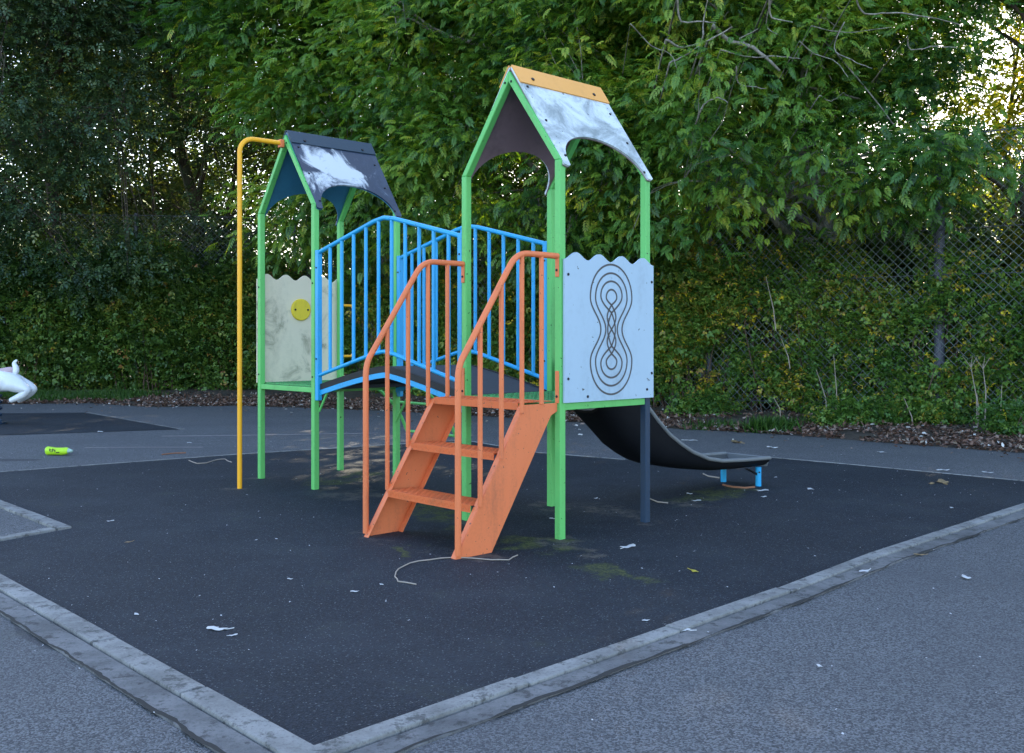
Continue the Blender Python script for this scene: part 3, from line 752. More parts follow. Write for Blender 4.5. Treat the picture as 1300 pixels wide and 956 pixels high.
for i, (x0, zz, w_, h_) in enumerate([(-.10, .055, .012, .035), (-.085, .045, .02, .010), (-.085, .068, .02, .010), (-.06, .05, .012, .040), (-.045, .068, .022, .010), (-.03, .045, .012, .030), (-.01, .035, .045, .012)]):
    b.box((x0, -.0560 - .0, zz), (x0+w_, -.0500, zz+h_))
b.build('printed_marks', M['ink'], BT)
BT.rotation_euler = (0, 0, -.12)

# ------------------------------------------------------------------ small litter
def leafblob(name, p, size, mat, label, cat, group=None, rot=None, curl=.25, stem=True):
    b = MB(); n = 14; r0 = random.Random(int(p.x*1000+p.y*77)); a0 = r0.uniform(0, 6.28) if rot is None else rot
    ring_ = []
    for k in range(n):
        a = 2*PI*k/n; r = size*(.55+.45*abs(math.cos(a)))*(1+.22*math.sin(3*a+a0)+.12*r0.uniform(-1, 1))
        x = r*math.cos(a); y = r*.62*math.sin(a); ring_.append((x, y, .004+curl*size*(abs(math.sin(a*1.5+a0))**2)))
    vs = [(0, 0, .003+curl*size*.25)] + [(x*.5, y*.5, .002+z*.55) for x, y, z in ring_] + ring_
    fs = [(0, 1+k, 1+(k+1) % n) for k in range(n)] + [(1+k, 1+n+k, 1+n+(k+1) % n, 1+(k+1) % n) for k in range(n)]
    b.add(vs, fs, True)
    if stem: b.tube([(-size*.5, 0, .006), (-size*1.1, -size*.1, .006), (-size*1.6, -size*.32, .01)], size*.035+.0008, 5)
    o = b.build(name, mat); o.location = (p.x, p.y, .007+p.z); o.rotation_euler = (0, 0, a0)
    md = o.modifiers.new('s', 'SOLIDIFY'); md.thickness = .0012
    return tag(o, label, cat, group)
def tw(pts, r, mat, label, z=.012, cat='twig'):
    pts = [gp(*p) for p in pts]
    b = MB(); P2 = []
    for i in range(len(pts)-1):
        for t in (0, .5): 
            q = pts[i].lerp(pts[i+1], t); P2.append((q.x + .012*noise.noise(q*14), q.y + .02*noise.noise(q*11), z + .006*noise.noise(q*9)))
    P2.append((pts[-1].x, pts[-1].y, z)); c = pts[0]
    b.tube([(p[0]-c.x, p[1]-c.y, p[2]) for p in P2], r, 6); o = b.build('twig', mat); o.location = (c.x, c.y, 0)
    return tag(o, label, cat)
tw([(527, 744), (506, 740), (501, 734), (506, 724), (520, 717), (545, 713), (575, 710), (600, 711), (625, 713), (645, 712), (657, 707)], .0045, M['twig'], 'long pale curved twig lying in front of the orange steps')
tw([(240, 586), (250, 590), (262, 589), (275, 585), (286, 584), (294, 588)], .006, M['twig'], 'wavy pale twig on the dark surface behind the yellow pole foot')
tw([(893, 603), (900, 606), (913, 608)], .008, M['twig'], 'short pale stick under the slide end')
tw([(918, 617), (930, 620), (945, 621), (958, 620)], .012, M['rtwig'], 'reddish twig between the two blue slide legs')
tw([(205, 578), (222, 576.5), (236, 576)], .008, M['rtwig'], 'reddish twig on the pavement near the mat edge')
tw([(824, 634), (834, 639), (848, 640)], .006, M['twig'], 'small pale twig right of the navy post')
items = [
 (275, 801, .055, 'paper', 'pale curled leaf with a long stem on the near left of the mat'),
 (296, 809, .022, 'paper', 'tiny pale scrap just right of the curled leaf'),
 (798, 696, .07, 'paper', 'pale flattened leaf right of the tower post'),
 (881, 727, .038, 'ylw_leaf', 'yellow leaf with stem on the dark mat'),
 (1196, 613, .13, 'brn_leaf', 'large crinkled brown leaf at the right of the mat'),
 (1183, 615, .06, 'brn_leaf', 'smaller brown leaf left of the crinkled brown leaf'),
 (864, 801, .052, 'paper', 'crumpled white leaf lying on the right kerb'),
 (1226, 735, .045, 'paper', 'bright white scrap alone on the right pavement'),
 (1098, 727, .045, 'paper', 'pale curled leaf beside the kerb'),
 (1167, 706, .035, 'brn_leaf', 'brown leaf caught at the edge of the kerb'),
 (1028, 622, .055, 'paper', 'white scrap on the mat right of the slide end'),
 (968, 624, .07, 'paper', 'white scrap at the foot of the near slide leg'),
 (970, 632, .035, 'paper', 'small white scrap in front of the slide leg'),
 (935, 562, .14, 'brn_leaf', 'yellow-brown leaf clump on the back path beyond the slide'),
 (980, 569, .09, 'paper', 'white scrap on the back path beyond the slide'),
 (878, 560, .09, 'paper', 'white scrap at the edge of the leaf litter by the slide'),
 (1040, 848, .02, 'paper', 'small white fleck on the near right pavement'),
 (1208, 646, .03, 'paper', 'pale fleck on the mat near the right kerb'),
 (1119, 575, .07, 'paper', 'white scrap on the far path right of the slide'),
 (1198, 598, .08, 'paper', 'white scrap on the far mat edge at the right'),
 (368, 737, .02, 'paper', 'tiny pale scrap in the middle left of the mat'),
 (163, 690, .028, 'brn_leaf', 'tiny brown leaf left of the middle of the mat'),
 (173, 782, .022, 'paper', 'tiny bluish white scrap on the left part of the mat'),
 (240, 563, .05, 'paper', 'white fleck on the left path near the yellow pole'),
 (127, 549, .09, 'paper', 'white scrap on the near edge of the far mat'),
 (140, 663, .03, 'paper', 'pale fleck beside the small kerb corner at left'),
 (757, 634, .03, 'paper', 'pale fleck between green post and slide'),
 (875, 628, .035, 'paper', 'pale fleck left of the blue slide legs'),
 (884, 637, .045, 'paper', 'rounded pale scrap in front of the slide'),
 (703, 660, .035, 'paper', 'pale fleck between the two right green posts'),
 (484, 744, .018, 'paper', 'white speck left of the curved twig'),
 (450, 753, .025, 'paper', 'pale speck on the mat before the steps'),
 (480, 672, .05, 'paper', 'white crumpled scrap at the foot of the left stringer'),
 (985, 607, .03, 'paper', 'tiny white speck on the mat beyond the slide foot'),
 (820, 790, .02, 'paper', 'tiny white speck beside the right kerb'),
 (1254, 601, .06, 'paper', 'pale scrap at the far right end of the mat edge')]
for i, (x, y, s, m_, lab) in enumerate(items):
    leafblob('dead_leaf' if 'leaf' in lab else 'litter_scrap', gp(x, y), s, M[m_], lab, 'leaf' if 'leaf' in lab else 'scrap', curl=.12, stem=('leaf' in lab))
# fine crumbs nobody could count
b = MB(); r1 = random.Random(5)
for i in range(900):
    u = r1.uniform(-5, 9); v = r1.uniform(-4, 7); p = uv(u, v)
    if p.y < 3.2: continue
    s = r1.uniform(.003, .009)*(1 if r1.random() < .93 else 1.8); a = r1.uniform(0, 6.28)
    c, d = math.cos(a)*s, math.sin(a)*s
    b.add([(p.x-c, p.y-d, .014), (p.x+d*.6, p.y-c*.6, .016), (p.x+c, p.y+d, .017), (p.x-d*.6, p.y+c*.6, .014)], [(0, 1, 2, 3)])
tag(b.build('grit', M['paper'], recalc=False), 'pale grit and crumbs scattered over the playground surface', 'grit', kind='stuff')

# ------------------------------------------------------------------ foliage engine
def rot_from(d, roll):
    """rows: N x 3 unit direction -> N x 3 x 3 matrices whose x axis is d"""
    d = d/np.linalg.norm(d, axis=1, keepdims=True)
    up = np.tile([0., 0., 1.], (len(d), 1)); up[np.abs(d[:, 2]) > .95] = [1, 0, 0]
    y = np.cross(up, d); y /= np.linalg.norm(y, axis=1, keepdims=True); z = np.cross(d, y)
    c, s = np.cos(roll)[:, None], np.sin(roll)[:, None]
    y2 = y*c + z*s; z2 = -y*s + z*c
    return np.stack([d, y2, z2], axis=2)
def scatter(name, tv, tf, pos, dirs, roll, scale, tone, mat, parent=None):
    """tv: template verts Kx3, tf: template faces (list of equal-length tuples)"""
    tv = np.asarray(tv, float); tf = np.asarray(tf, int); N = len(pos); K = len(tv); Fq = len(tf); c = tf.shape[1]
    R = rot_from(dirs, roll)
    vs = np.einsum('nij,kj->nki', R, tv)*scale[:, None, None] + pos[:, None, :]
    fs = (tf[None] + (np.arange(N)*K)[:, None, None]).reshape(-1)
    me = bpy.data.meshes.new(name)
    me.vertices.add(N*K); me.vertices.foreach_set('co', vs.reshape(-1).astype(np.float32))
    me.loops.add(len(fs)); me.loops.foreach_set('vertex_index', fs.astype(np.int32))
    me.polygons.add(N*Fq); me.polygons.foreach_set('loop_start', (np.arange(N*Fq)*c).astype(np.int32))
    try: me.polygons.foreach_set('loop_total', np.full(N*Fq, c, np.int32))
    except Exception: pass
    me.update(calc_edges=True)
    at = me.attributes.new('tone', 'FLOAT', 'FACE')
    tn = np.repeat(tone, Fq) + rng.normal(0, .06, N*Fq)
    at.data.foreach_set('value', np.clip(tn, 0, 1).astype(np.float32))
    me.materials.append(mat)
    o = bpy.data.objects.new(name, me); COL.objects.link(o)
    if parent: o.parent = parent
    return o
def ash_template():
    vs = []; fs = []
    def leaflet(bx, by, ang, ln, w, drop):
        c, s = math.cos(ang), math.sin(ang); n = len(vs)
        pts = [(0, 0, 0), (.42, w, .0), (1, 0, -drop), (.42, -w, .0)]
        for (x, y, z) in pts: 
            X = x*ln; Y = y*ln
            vs.append((bx + X*c - Y*s, by + X*s + Y*c, z*ln + (.02*ln if abs(y) > 0 else 0)))
        fs.append((n, n+1, n+2, n+3))
    for i in range(4):
        x = .06 + i*.06
        for s in (1, -1): leaflet(x, 0, s*math.radians(56 - i*5), .118 - .006*abs(i-1.5), .23, .30)
    leaflet(.28, 0, 0, .125, .23, .25)
    n = len(vs); vs.extend([(0, .003, 0), (.28, .003, 0), (.28, -.003, 0), (0, -.003, 0)]); fs.append((n, n+1, n+2, n+3))
    return [(x, y, z - .5*x*x) for x, y, z in vs], fs
ASH = ash_template()
def oval_template(k=5, ln=.09, w=.3):
    vs = []; fs = []; r = random.Random(3)
    for i in range(k):
        bx = .045*i; ang = (1 if i % 2 else -1)*math.radians(55) if i < k-1 else 0; c, s = math.cos(ang), math.sin(ang); n = len(vs); l = ln*r.uniform(.8, 1.1)
        for (x, y, z) in [(0, 0, 0), (.3, w*.9, .03), (.7, w*.75, .0), (1, 0, -.12), (.7, -w*.75, 0), (.3, -w*.9, .03)]:
            vs.append((bx + (x*c - y*s)*l, (x*s + y*c)*l, z*l + r.uniform(-.01, .01)))
        fs.append(tuple(range(n, n+6)))
    return vs, fs
OVAL = oval_template(); 
def tri_template():
    vs = []; fs = []; r = random.Random(4)
    for (bx, by, ang, l) in ((0, 0, 62, .062), (0, 0, -62, .060), (.02, 0, 0, .075), (.07, .05, 110, .05), (-.05, -.04, -130, .052)):
        c, s = math.cos(math.radians(ang)), math.sin(math.radians(ang)); tz = r.uniform(-.03, .03); n = len(vs)
        P = [(0, 0, .0), (.22, .34, .09), (.5, .40, .05), (.78, .20, .03), (1, 0, -.16), (.5, 0, -.03), (.78, -.20, .03), (.5, -.40, .05), (.22, -.34, .09)]
        for x, y, z in P: vs.append((bx + (x*c-y*s)*l, by + (x*s+y*c)*l, z*l*2 + tz))
        fs += [(n, n+5, n+2, n+1), (n+5, n+4, n+3, n+2), (n, n+8, n+7, n+5), (n+5, n+7, n+6, n+4)]
    return vs, fs
IVY = tri_template(); 
def nz3(p, s, seed):
    return np.array([noise.noise(Vector((x*s+seed, y*s, z*s))) for x, y, z in p])

def make_tree(name, base, path, blobs, n_clusters, per, tmpl, leaf, barkm, r0, label, seed, lsc=1.0, crad=.5, gap=.12, droop=.55, cat='tree', group=None, tonebias=0.0, shell=.5, nlimb=16):
    """path: trunk points (world offsets from base); blobs: (cx,cy,cz,rx,ry,rz) relative to base"""
    rs = np.random.default_rng(seed); rr = random.Random(seed)
    root = empty(name, base); tag(root, label, cat, group)
    tb = MB(); tp = [Vector(p) for p in path]; m = len(tp)
    # smooth the trunk
    P2 = []
    for i in range(m-1):
        for k in range(4):
            t = k/4; p = tp[i].lerp(tp[i+1], t); P2.append(p + Vector((noise.noise(p*.8+Vector((seed, 0, 0))), noise.noise(p*.8+Vector((0, seed, 0))), 0))*.12)
    P2.append(tp[-1]); rad = [r0*(1-.75*i/(len(P2)-1)) for i in range(len(P2))]; rad[0] *= 1.5; rad[1] *= 1.12
    tb.tube(P2, rad, 12); tb.build('trunk', barkm, root); root['seedless'] = 0; del root['seedless']
    # clusters
    w = np.array([b_[3]*b_[4]*b_[5] for b_ in blobs]); w = w/w.sum(); C = []; CB = []; blobs = [tuple(b_)+(0.,) if len(b_) == 6 else b_ for b_ in blobs]
    while len(C) < n_clusters:
        bi = rs.choice(len(blobs), size=n_clusters, p=w)
        d = rs.normal(size=(n_clusters, 3)); d /= np.linalg.norm(d, axis=1, keepdims=True)
        r = (shell + (1-shell)*rs.random(n_clusters)**.7)
        bl = np.array(blobs)[bi]; p = bl[:, :3] + d*r[:, None]*bl[:, 3:6]
        k = nz3(p, .55, seed*1.7) + .5*nz3(p, 1.3, seed+9.)
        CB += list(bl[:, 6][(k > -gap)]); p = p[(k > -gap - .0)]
        C += list(p)
    C = np.array(C[:n_clusters]); CB = np.array(CB[:n_clusters])
    # limbs: from trunk toward spread of cluster centres
    lb = MB(); samples = [(p, .5*r) for p, r in zip(P2[len(P2)//3:], rad[len(P2)//3:])]
    tips = C[rs.choice(len(C), nlimb)]
    for tpnt in tips:
        T = Vector(tpnt); 
        cand = [i for i, p in enumerate(P2) if i > len(P2)*.25 and p.z < T.z + .5] or [len(P2)//2]
        i0 = min(cand, key=lambda i: (P2[i]-T).length + abs(P2[i].z - (T.z-1.8)))
        A = P2[i0]; mid = A.lerp(T, .5) + Vector((rr.uniform(-.4, .4), rr.uniform(-.4, .4), rr.uniform(.1, .8)))
        pts = []; 
        for k in range(11):
            t = k/10; q = A*(1-t)**2 + mid*2*t*(1-t) + T*t*t; pts.append(q + Vector((noise.noise(q*1.3), noise.noise(q*1.3+Vector((9, 0, 0))), noise.noise(q*1.3+Vector((0, 9, 0)))))*.16*min(1, t*3))
        ra = min(rad[i0]*.55, .03 + .018*(T-A).length); lb.tube(pts, [ra*(1-.82*k/10) for k in range(11)], 7)
        samples += [(pts[k], ra*(1-.82*k/10)) for k in range(3, 11)]
    S = np.array([tuple(s[0]) for s in samples]); 
    for c in C[::2]:
        i = int(np.argmin(((S-c)**2).sum(1))); A = Vector(S[i]); T = Vector(c)
        if (T-A).length < .25: continue
        md = A.lerp(T, .5) + Vector((rr.uniform(-.2, .2), rr.uniform(-.2, .2), rr.uniform(-.05, .35)))
        rb = min(.026, samples[i][1]*.7) 
        lb.tube([A, A.lerp(md, .5)+Vector((0, 0, .03)), md, md.lerp(T, .5)+Vector((0, 0, .03)), T], [rb, rb*.85, rb*.7, rb*.5, rb*.25], 4, cap=False)
    lb.build('branches', barkm, root)
    # leaves
    N = n_clusters*per; ci = np.repeat(np.arange(n_clusters), per)
    off = rs.normal(size=(N, 3))*np.array([crad, crad, crad*.55])
    pos = C[ci] + off; pos[:, 2] -= .12*(off[:, 0]**2+off[:, 1]**2)
    ctr = C.mean(0); out = pos - ctr; out[:, 2] *= .3; out /= np.linalg.norm(out, axis=1, keepdims=True)+1e-6
    dirs = out*.5 + off/ (np.linalg.norm(off, axis=1, keepdims=True)+1e-6)*.6 + rs.normal(size=(N, 3))*.35; dirs[:, 2] -= droop*rs.random(N)*1.2
    zt = (pos[:, 2]-pos[:, 2].min())/(np.ptp(pos[:, 2])+1e-6)
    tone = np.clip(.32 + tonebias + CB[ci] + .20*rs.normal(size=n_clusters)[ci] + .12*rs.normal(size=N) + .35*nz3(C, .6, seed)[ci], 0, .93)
    rare = rs.random(N) < .004; tone[rare] = .98
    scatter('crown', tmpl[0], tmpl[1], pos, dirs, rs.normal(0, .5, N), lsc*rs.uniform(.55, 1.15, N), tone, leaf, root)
    return root

def X(px, Z): return (px-650)*Z/F
def Zh(y, Z): return H + (430-y)*Z/F

# front row, hanging over the fence
def P3(px, y, Z, bx, bz=0, by=0): return (X(px, Z)-bx, Z-by, Zh(y, Z)-bz)
# ash A: centre right, big drooping crown in front of the fence top
bx, by = X(1078, 18.6), 18.6
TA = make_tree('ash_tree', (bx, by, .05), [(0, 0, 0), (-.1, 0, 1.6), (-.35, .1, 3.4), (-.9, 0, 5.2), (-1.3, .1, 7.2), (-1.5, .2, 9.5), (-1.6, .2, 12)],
 [(*P3(915, 140, 17.0, bx, 0, by), 2.9, 2.0, 1.9), (*P3(1085, 185, 16.4, bx, 0, by), 1.5, 1.2, 1.25), (*P3(960, -60, 18.5, bx, 0, by), 3.6, 2.6, 2.4), (*P3(800, 75, 16.6, bx, 0, by), 1.5, 1.1, .8, .48), (*P3(860, 30, 16.8, bx, 0, by), 1.0, .9, .6, .4), (*P3(800, 60, 17.5, bx, 0, by), 2.2, 1.8, 2.0), (*P3(840, 290, 16.6, bx, 0, by), .85, .8, .8), (*P3(1100, 20, 18.5, bx, 0, by), 2.3, 2, 1.8), (-1.5, 1, 11.5, 4, 3.4, 3)],  # two blobs carry a tone lift that paints sun-struck leaf tops
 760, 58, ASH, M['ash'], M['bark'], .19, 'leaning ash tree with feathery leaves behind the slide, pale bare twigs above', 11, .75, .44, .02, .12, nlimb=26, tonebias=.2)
# pale bare twigs arching out of its crown
TW = [([(905, 33), (930, 45), (955, 62), (985, 95)], 15.6, .045), ([(845, 50), (870, 54), (900, 52), (925, 40)], 15.2, .022), ([(893, 45), (897, 20), (900, -10)], 15.3, .014), ([(915, 62), (950, 66), (985, 73), (1010, 80)], 15.1, .014),
      ([(962, 37), (945, 42), (941, 52), (946, 66)], 15.1, .010), ([(977, -5), (985, 15), (1005, 30)], 15.3, .018), ([(980, 0), (978, 25), (986, 45)], 15.4, .010), ([(935, 85), (942, 100), (955, 112), (968, 117)], 15.0, .012),
      ([(1015, 52), (1040, 62), (1060, 80), (1070, 103)], 15.1, .010), ([(1072, 28), (1066, 55), (1080, 78), (1100, 92)], 15.0, .010), ([(890, 140), (898, 128), (910, 125), (920, 135)], 15.1, .016), ([(1085, -8), (1105, 10), (1135, 18), (1175, 29), (1223, 28)], 15.0, .016),
      ([(1030, 33), (1080, 35), (1130, 36)], 15.2, .010), ([(1152, 45), (1165, 57), (1185, 60), (1205, 66)], 14.9, .012), ([(1040, 121), (1062, 123), (1070, 119)], 15.0, .009), ([(850, 80), (880, 60), (905, 48)], 15.4, .014), ([(800, 30), (830, 52), (850, 70), (856, 92)], 15.4, .010), ([(860, -5), (868, 20), (890, 28), (905, 35)], 15.5, .018)]
for pl_, Z_, rad_ in TW:
    P_ = [Vector((X(x, Z_) - bx, Z_ - by + .25*math.sin(i*1.7), Zh(y, Z_) - .05)) for i, (x, y) in enumerate(pl_)]
    Q_ = []
    for i in range(len(P_)-1):
        p0, p1, p2, p3 = P_[max(i-1, 0)], P_[i], P_[i+1], P_[min(i+2, len(P_)-1)]
        for k in range(5):
            t = k/5; Q_.append(.5*((2*p1) + (p2-p0)*t + (2*p0-5*p1+4*p2-p3)*t*t + (3*p1-p0-3*p2+p3)*t**3) + Vector((0, 0, .02*noise.noise(p1*7+Vector((t*4, 0, 0))))))
    Q_.append(P_[-1]); b = MB(); n_ = len(Q_); b.tube([Q_[0] + Vector((.1, 2.0, -.3))] + Q_, [rad_] + [rad_*(1-.6*k/n_) for k in range(n_)], 6); b.build('bare_twig', M['bark'], TA)
# ash B: behind the right tower
bx, by = X(700, 21.5), 21.8
make_tree('ash_tree', (bx, by, .05), [(0, 0, 0), (.1, 0, 2), (.2, .1, 4.5), (-.1, 0, 7), (0, .1, 9.5), (.2, .2, 12.5)],
 [(*P3(700, 170, 19.6, bx, 0, by), 2.7, 1.8, 2.2), (*P3(590, 60, 20.5, bx, 0, by), 2.6, 2.0, 2.2), (*P3(760, 290, 19.0, bx, 0, by), 1.7, 1.3, 1.2), (*P3(560, 230, 20.2, bx, 0, by), 1.9, 1.5, 1.5), (*P3(690, -40, 21.5, bx, 0, by), 3.6, 2.6, 2.4), (0, .5, 11.5, 3.8, 3.4, 3)],
 700, 56, ASH, M['ash'], M['bark'], .20, 'ash tree with dense mid green drooping leaves directly behind the white-roofed tower', 23, .78, .46, .02, .12, nlimb=22, tonebias=.14)
# ash C: behind the left tower
bx, by = X(500, 26), 26.3
make_tree('ash_tree', (bx, by, .05), [(0, 0, 0), (-.2, 0, 2), (-.2, .1, 4.5), (-.4, 0, 7.5), (-.3, .1, 10.5), (0, .2, 13.5)],
 [(*P3(450, 110, 23.5, bx, 0, by), 2.9, 1.9, 2.6, .04), (*P3(360, 20, 24, bx, 0, by), 2.5, 2.0, 2.5), (*P3(430, 250, 23.6, bx, 0, by), 2.3, 1.4, 1.4), (*P3(520, -20, 25, bx, 0, by), 3.3, 2.6, 2.6), (*P3(520, 180, 24, bx, 0, by), 2.0, 1.4, 1.7), (0, .5, 12.5, 4, 3.6, 3.2)],
 700, 56, ASH, M['ash'], M['bark'], .21, 'ash tree with soft bluish green leaves rising behind the navy-roofed tower', 37, .88, .50, .02, .15, nlimb=22, tonebias=.08)
# ash D: right edge
bx, by = X(1290, 18.0), 18.0
make_tree('ash_tree', (bx, by, .05), [(0, 0, 0), (.1, 0, 2), (.3, .1, 4.5), (.6, 0, 7), (.7, .1, 9.5), (.8, .2, 12)],
 [(*P3(1160, 40, 17.0, bx, 0, by), 1.0, 1.5, 1.3), (*P3(1160, 140, 16.6, bx, 0, by), .9, .8, 1.0), (*P3(1245, 215, 15.0, bx, 0, by), 1.3, 1.0, .62), (*P3(1205, 320, 15.4, bx, 0, by), .6, .6, .7), (*P3(1300, -90, 17.5, bx, 0, by), 2.7, 2.2, 1.2), (.5, .5, 11.0, 4, 3.6, 2.2)],
 400, 56, ASH, M['ash'], M['bark_d'], .17, 'dark green ash tree at the right edge beside the bright gap', 41, .77, .40, .05, .15, nlimb=18, tonebias=-.06)
# left dark trees
bx, by = X(60, 27.5), 27.8
make_tree('evergreen_tree', (bx, by, .05), [(0, 0, 0), (.2, 0, 2.5), (0, .1, 5), (-.3, 0, 8), (-.2, .1, 11), (0, .2, 14)],
 [(*P3(60, 90, 25, bx, 0, by), 3.3, 2.0, 3.2), (*P3(90, 280, 25.2, bx, 0, by), 3.0, 1.4, 2.0), (*P3(-60, 170, 25, bx, 0, by), 3, 2, 4), (*P3(40, -60, 26, bx, 0, by), 4, 3, 3), (0, 0, 13, 4, 4, 3)],
 1150, 24, OVAL, M['darkleaf'], M['bark_d'], .24, 'very dark small-leaved evergreen tree at the left edge', 53, 1.15, .55, .05, .4, tonebias=.08, nlimb=18)
bx, by = X(268, 29), 29.3
make_tree('evergreen_tree', (bx, by, .05), [(0, 0, 0), (-.2, 0, 2.5), (-.5, .1, 5), (-1.2, 0, 8), (-1.5, .1, 11), (-1.6, .2, 14)],
 [(*P3(190, 60, 27, bx, 0, by), 2.6, 1.8, 2.2), (*P3(180, 130, 27.3, bx, 0, by), 2.2, 1.2, 1.2, .1), (*P3(320, 200, 26.8, bx, 0, by), 1.3, 1, 1.2, .1), (*P3(290, 110, 27, bx, 0, by), 2.2, 1.5, 2.2), (*P3(240, 300, 27.5, bx, 0, by), 2.2, 1.4, .9), (*P3(230, -70, 28, bx, 0, by), 4, 3, 2.5), (*P3(140, 190, 27.5, bx, 0, by), .9, 1, 1.6), (-1, 0, 13, 4, 4, 3)],
 800, 24, OVAL, M['darkleaf'], M['bark_d'], .22, 'thin-crowned dark tree with sky gaps left of the yellow pole', 59, 1.3, .6, .05, .4, tonebias=.22, nlimb=26)

M['gapleaf'] = leafmat('sunlit_yellow_leaf', [(0, (.14, .20, .03)), (.5, (.30, .34, .05)), (1, (.55, .50, .07))], .6, .03)  # sunlight on these leaves is put into their base colour
make_tree('thin_tree', (X(1285, 23.5), 23.5, .05), [(0, 0, 0), (.1, 0, 3), (-.1, .1, 6), (.2, 0, 9)],
 [(*P3(1268, 105, 23, X(1285, 23.5), 0, 23.5), 1.2, 1.0, 1.7), (*P3(1300, 60, 23, X(1285, 23.5), 0, 23.5), 1.0, 1.0, 1.2), (*P3(1262, 190, 23, X(1285, 23.5), 0, 23.5), 1.2, 1.0, 1.0)],
 120, 17, OVAL, M['gapleaf'], M['bark_d'], .10, 'thin tree with leaves coloured sunlit yellow in the bright gap at the right edge', 71, 1.3, .42, .1, .4, nlimb=16, tonebias=.15)
# bare leaning stems by the gap
for k, (x0, y0, x1, y1, Z, r) in enumerate([(262, 330, 205, 60, 30, .13), (238, 330, 262, 110, 29.5, .08), (285, 330, 300, 120, 30, .12), (222, 330, 175, 150, 29, .06)]):
    root = empty('tree_stem', (X(x0, Z), Z, 0)); tag(root, ['thickest bare trunk leaning left in the sky gap left of the yellow pole', 'thin upright trunk beside the thick leaning trunk', 'dark straight trunk just left of the yellow pole', 'slender leftmost trunk of the sky gap'][k], 'tree trunk')
    b = MB(); top = Vector((X(x1, Z)-X(x0, Z), .3, Zh(y1, Z))); hgt = Zh(y0, Z)
    pts = [Vector((.3*noise.noise(Vector((k, t*3, 0))) + (0 if t < 0 else top.x*t**1.3), .2*noise.noise(Vector((t*3, k, 5))), top.z*t)) for t in [i/14 for i in range(15)]]
    b.tube(pts, [r*(1-.6*i/14) for i in range(15)], 10); b.build('trunk', M['bark'] if k in (0, 1) else M['bark_d'], root)
    b = MB(); rr = random.Random(k)
    for j in range(9):
        i = rr.randint(6, 13); A = pts[i]; s = rr.choice((-1, 1)); T = A + Vector((s*rr.uniform(.5, 1.8), rr.uniform(-.5, .5), rr.uniform(.4, 1.6)))
        b.tube([A, A.lerp(T, .5)+Vector((0, 0, -.15)), T], [r*.3, r*.2, .008], 5)
    b.build('branches', M['bark_d'], root)

# back row: three source trees, then copies
def copy_tree(o, parent=None):
    c = o.copy(); COL.objects.link(c); c.parent = parent
    for ch in list(o.children): copy_tree(ch, c)
    return c
GB = 'trees behind the front row'
src = []
for k, (mat, tb_) in enumerate(((M['backleaf'], .1), (M['backleaf'], -.05), (M['darkleaf'], .3))):
    t = make_tree('background_tree', (0, 0, 0), [(0, 0, 0), (.2, 0, 3), (0, .2, 6), (.1, 0, 9.5), (0, .2, 14)],
      [(0, 0, 5.0, 3.4, 3.0, 2.6), (.4, .5, 9.0, 4.0, 3.6, 3.2), (0, 0, 13, 3.8, 3.6, 2.8)], 330, 17, OVAL, mat, M['bark_d'], .2, 'tree', 101+k*7, 2.5, .75, .10, .4, group=GB, nlimb=14, tonebias=tb_)
    src.append(t)
posn = [(-19, 36, 0, 0), (-14.5, 40, 2, 1), (-8, 39, 1, 0.3), (-3.5, 33, 2, 2), (1.5, 35, 0, 1), (5.5, 29, 1, 4), (10.5, 31, 0, 2.6), (25, 50, 1, .8), (3, 41, 2, 5), (10, 39, 1, 1.1), (17.0, 42, 0, 2), (-2, 43, 1, 3), (-22, 31, 2, 4), (16.8, 22.5, 2, 1), (13.8, 17.2, 0, 2.2), (17, 13.5, 1, .6), (-13.5, 33, 2, 3.3)]  # two trees right of the frame added unseen to keep sun off the ground
labs = ['tree far left behind the evergreen at the left edge', 'tree seen through the gaps of the dark left trees', 'tree behind the sky gap left of the yellow pole', 'tree behind the navy-roofed tower, beyond the ash',
 'tree showing through behind the white-roofed tower', 'sunlit tree behind the slide', 'yellowish sunlit tree behind the leaning ash', 'pale distant tree in the bright gap at the right edge', 'farthest tree behind the white-roofed tower', 'far tree behind the slide end',
 'far sunlit tree at the right edge', 'far tree between the two towers', 'outermost tree at the left edge', 'outermost dark tree beyond the right end of the fence', 'tree added out of view past the right fence end to block the sun', 'unseen tree added farthest to the right to block the sun', 'dark tree close behind the evergreen at the left edge']
used = [False]*3
for i, (x, y, k, a) in enumerate(posn):
    o = src[k] if not used[k] else copy_tree(src[k]); used[k] = True
    o.location = (x, y, 0); o.rotation_euler = (0, 0, a*1.3); s = 1 + .12*math.sin(i*2.3); o.scale = (s, s, s*({5: 1.2, 6: .85, 7: .8, 10: .55}.get(i, .92)) if i < 13 else s*.95)  # tree behind the slide stretched taller to block sun dapples
    o['label'] = labs[i]

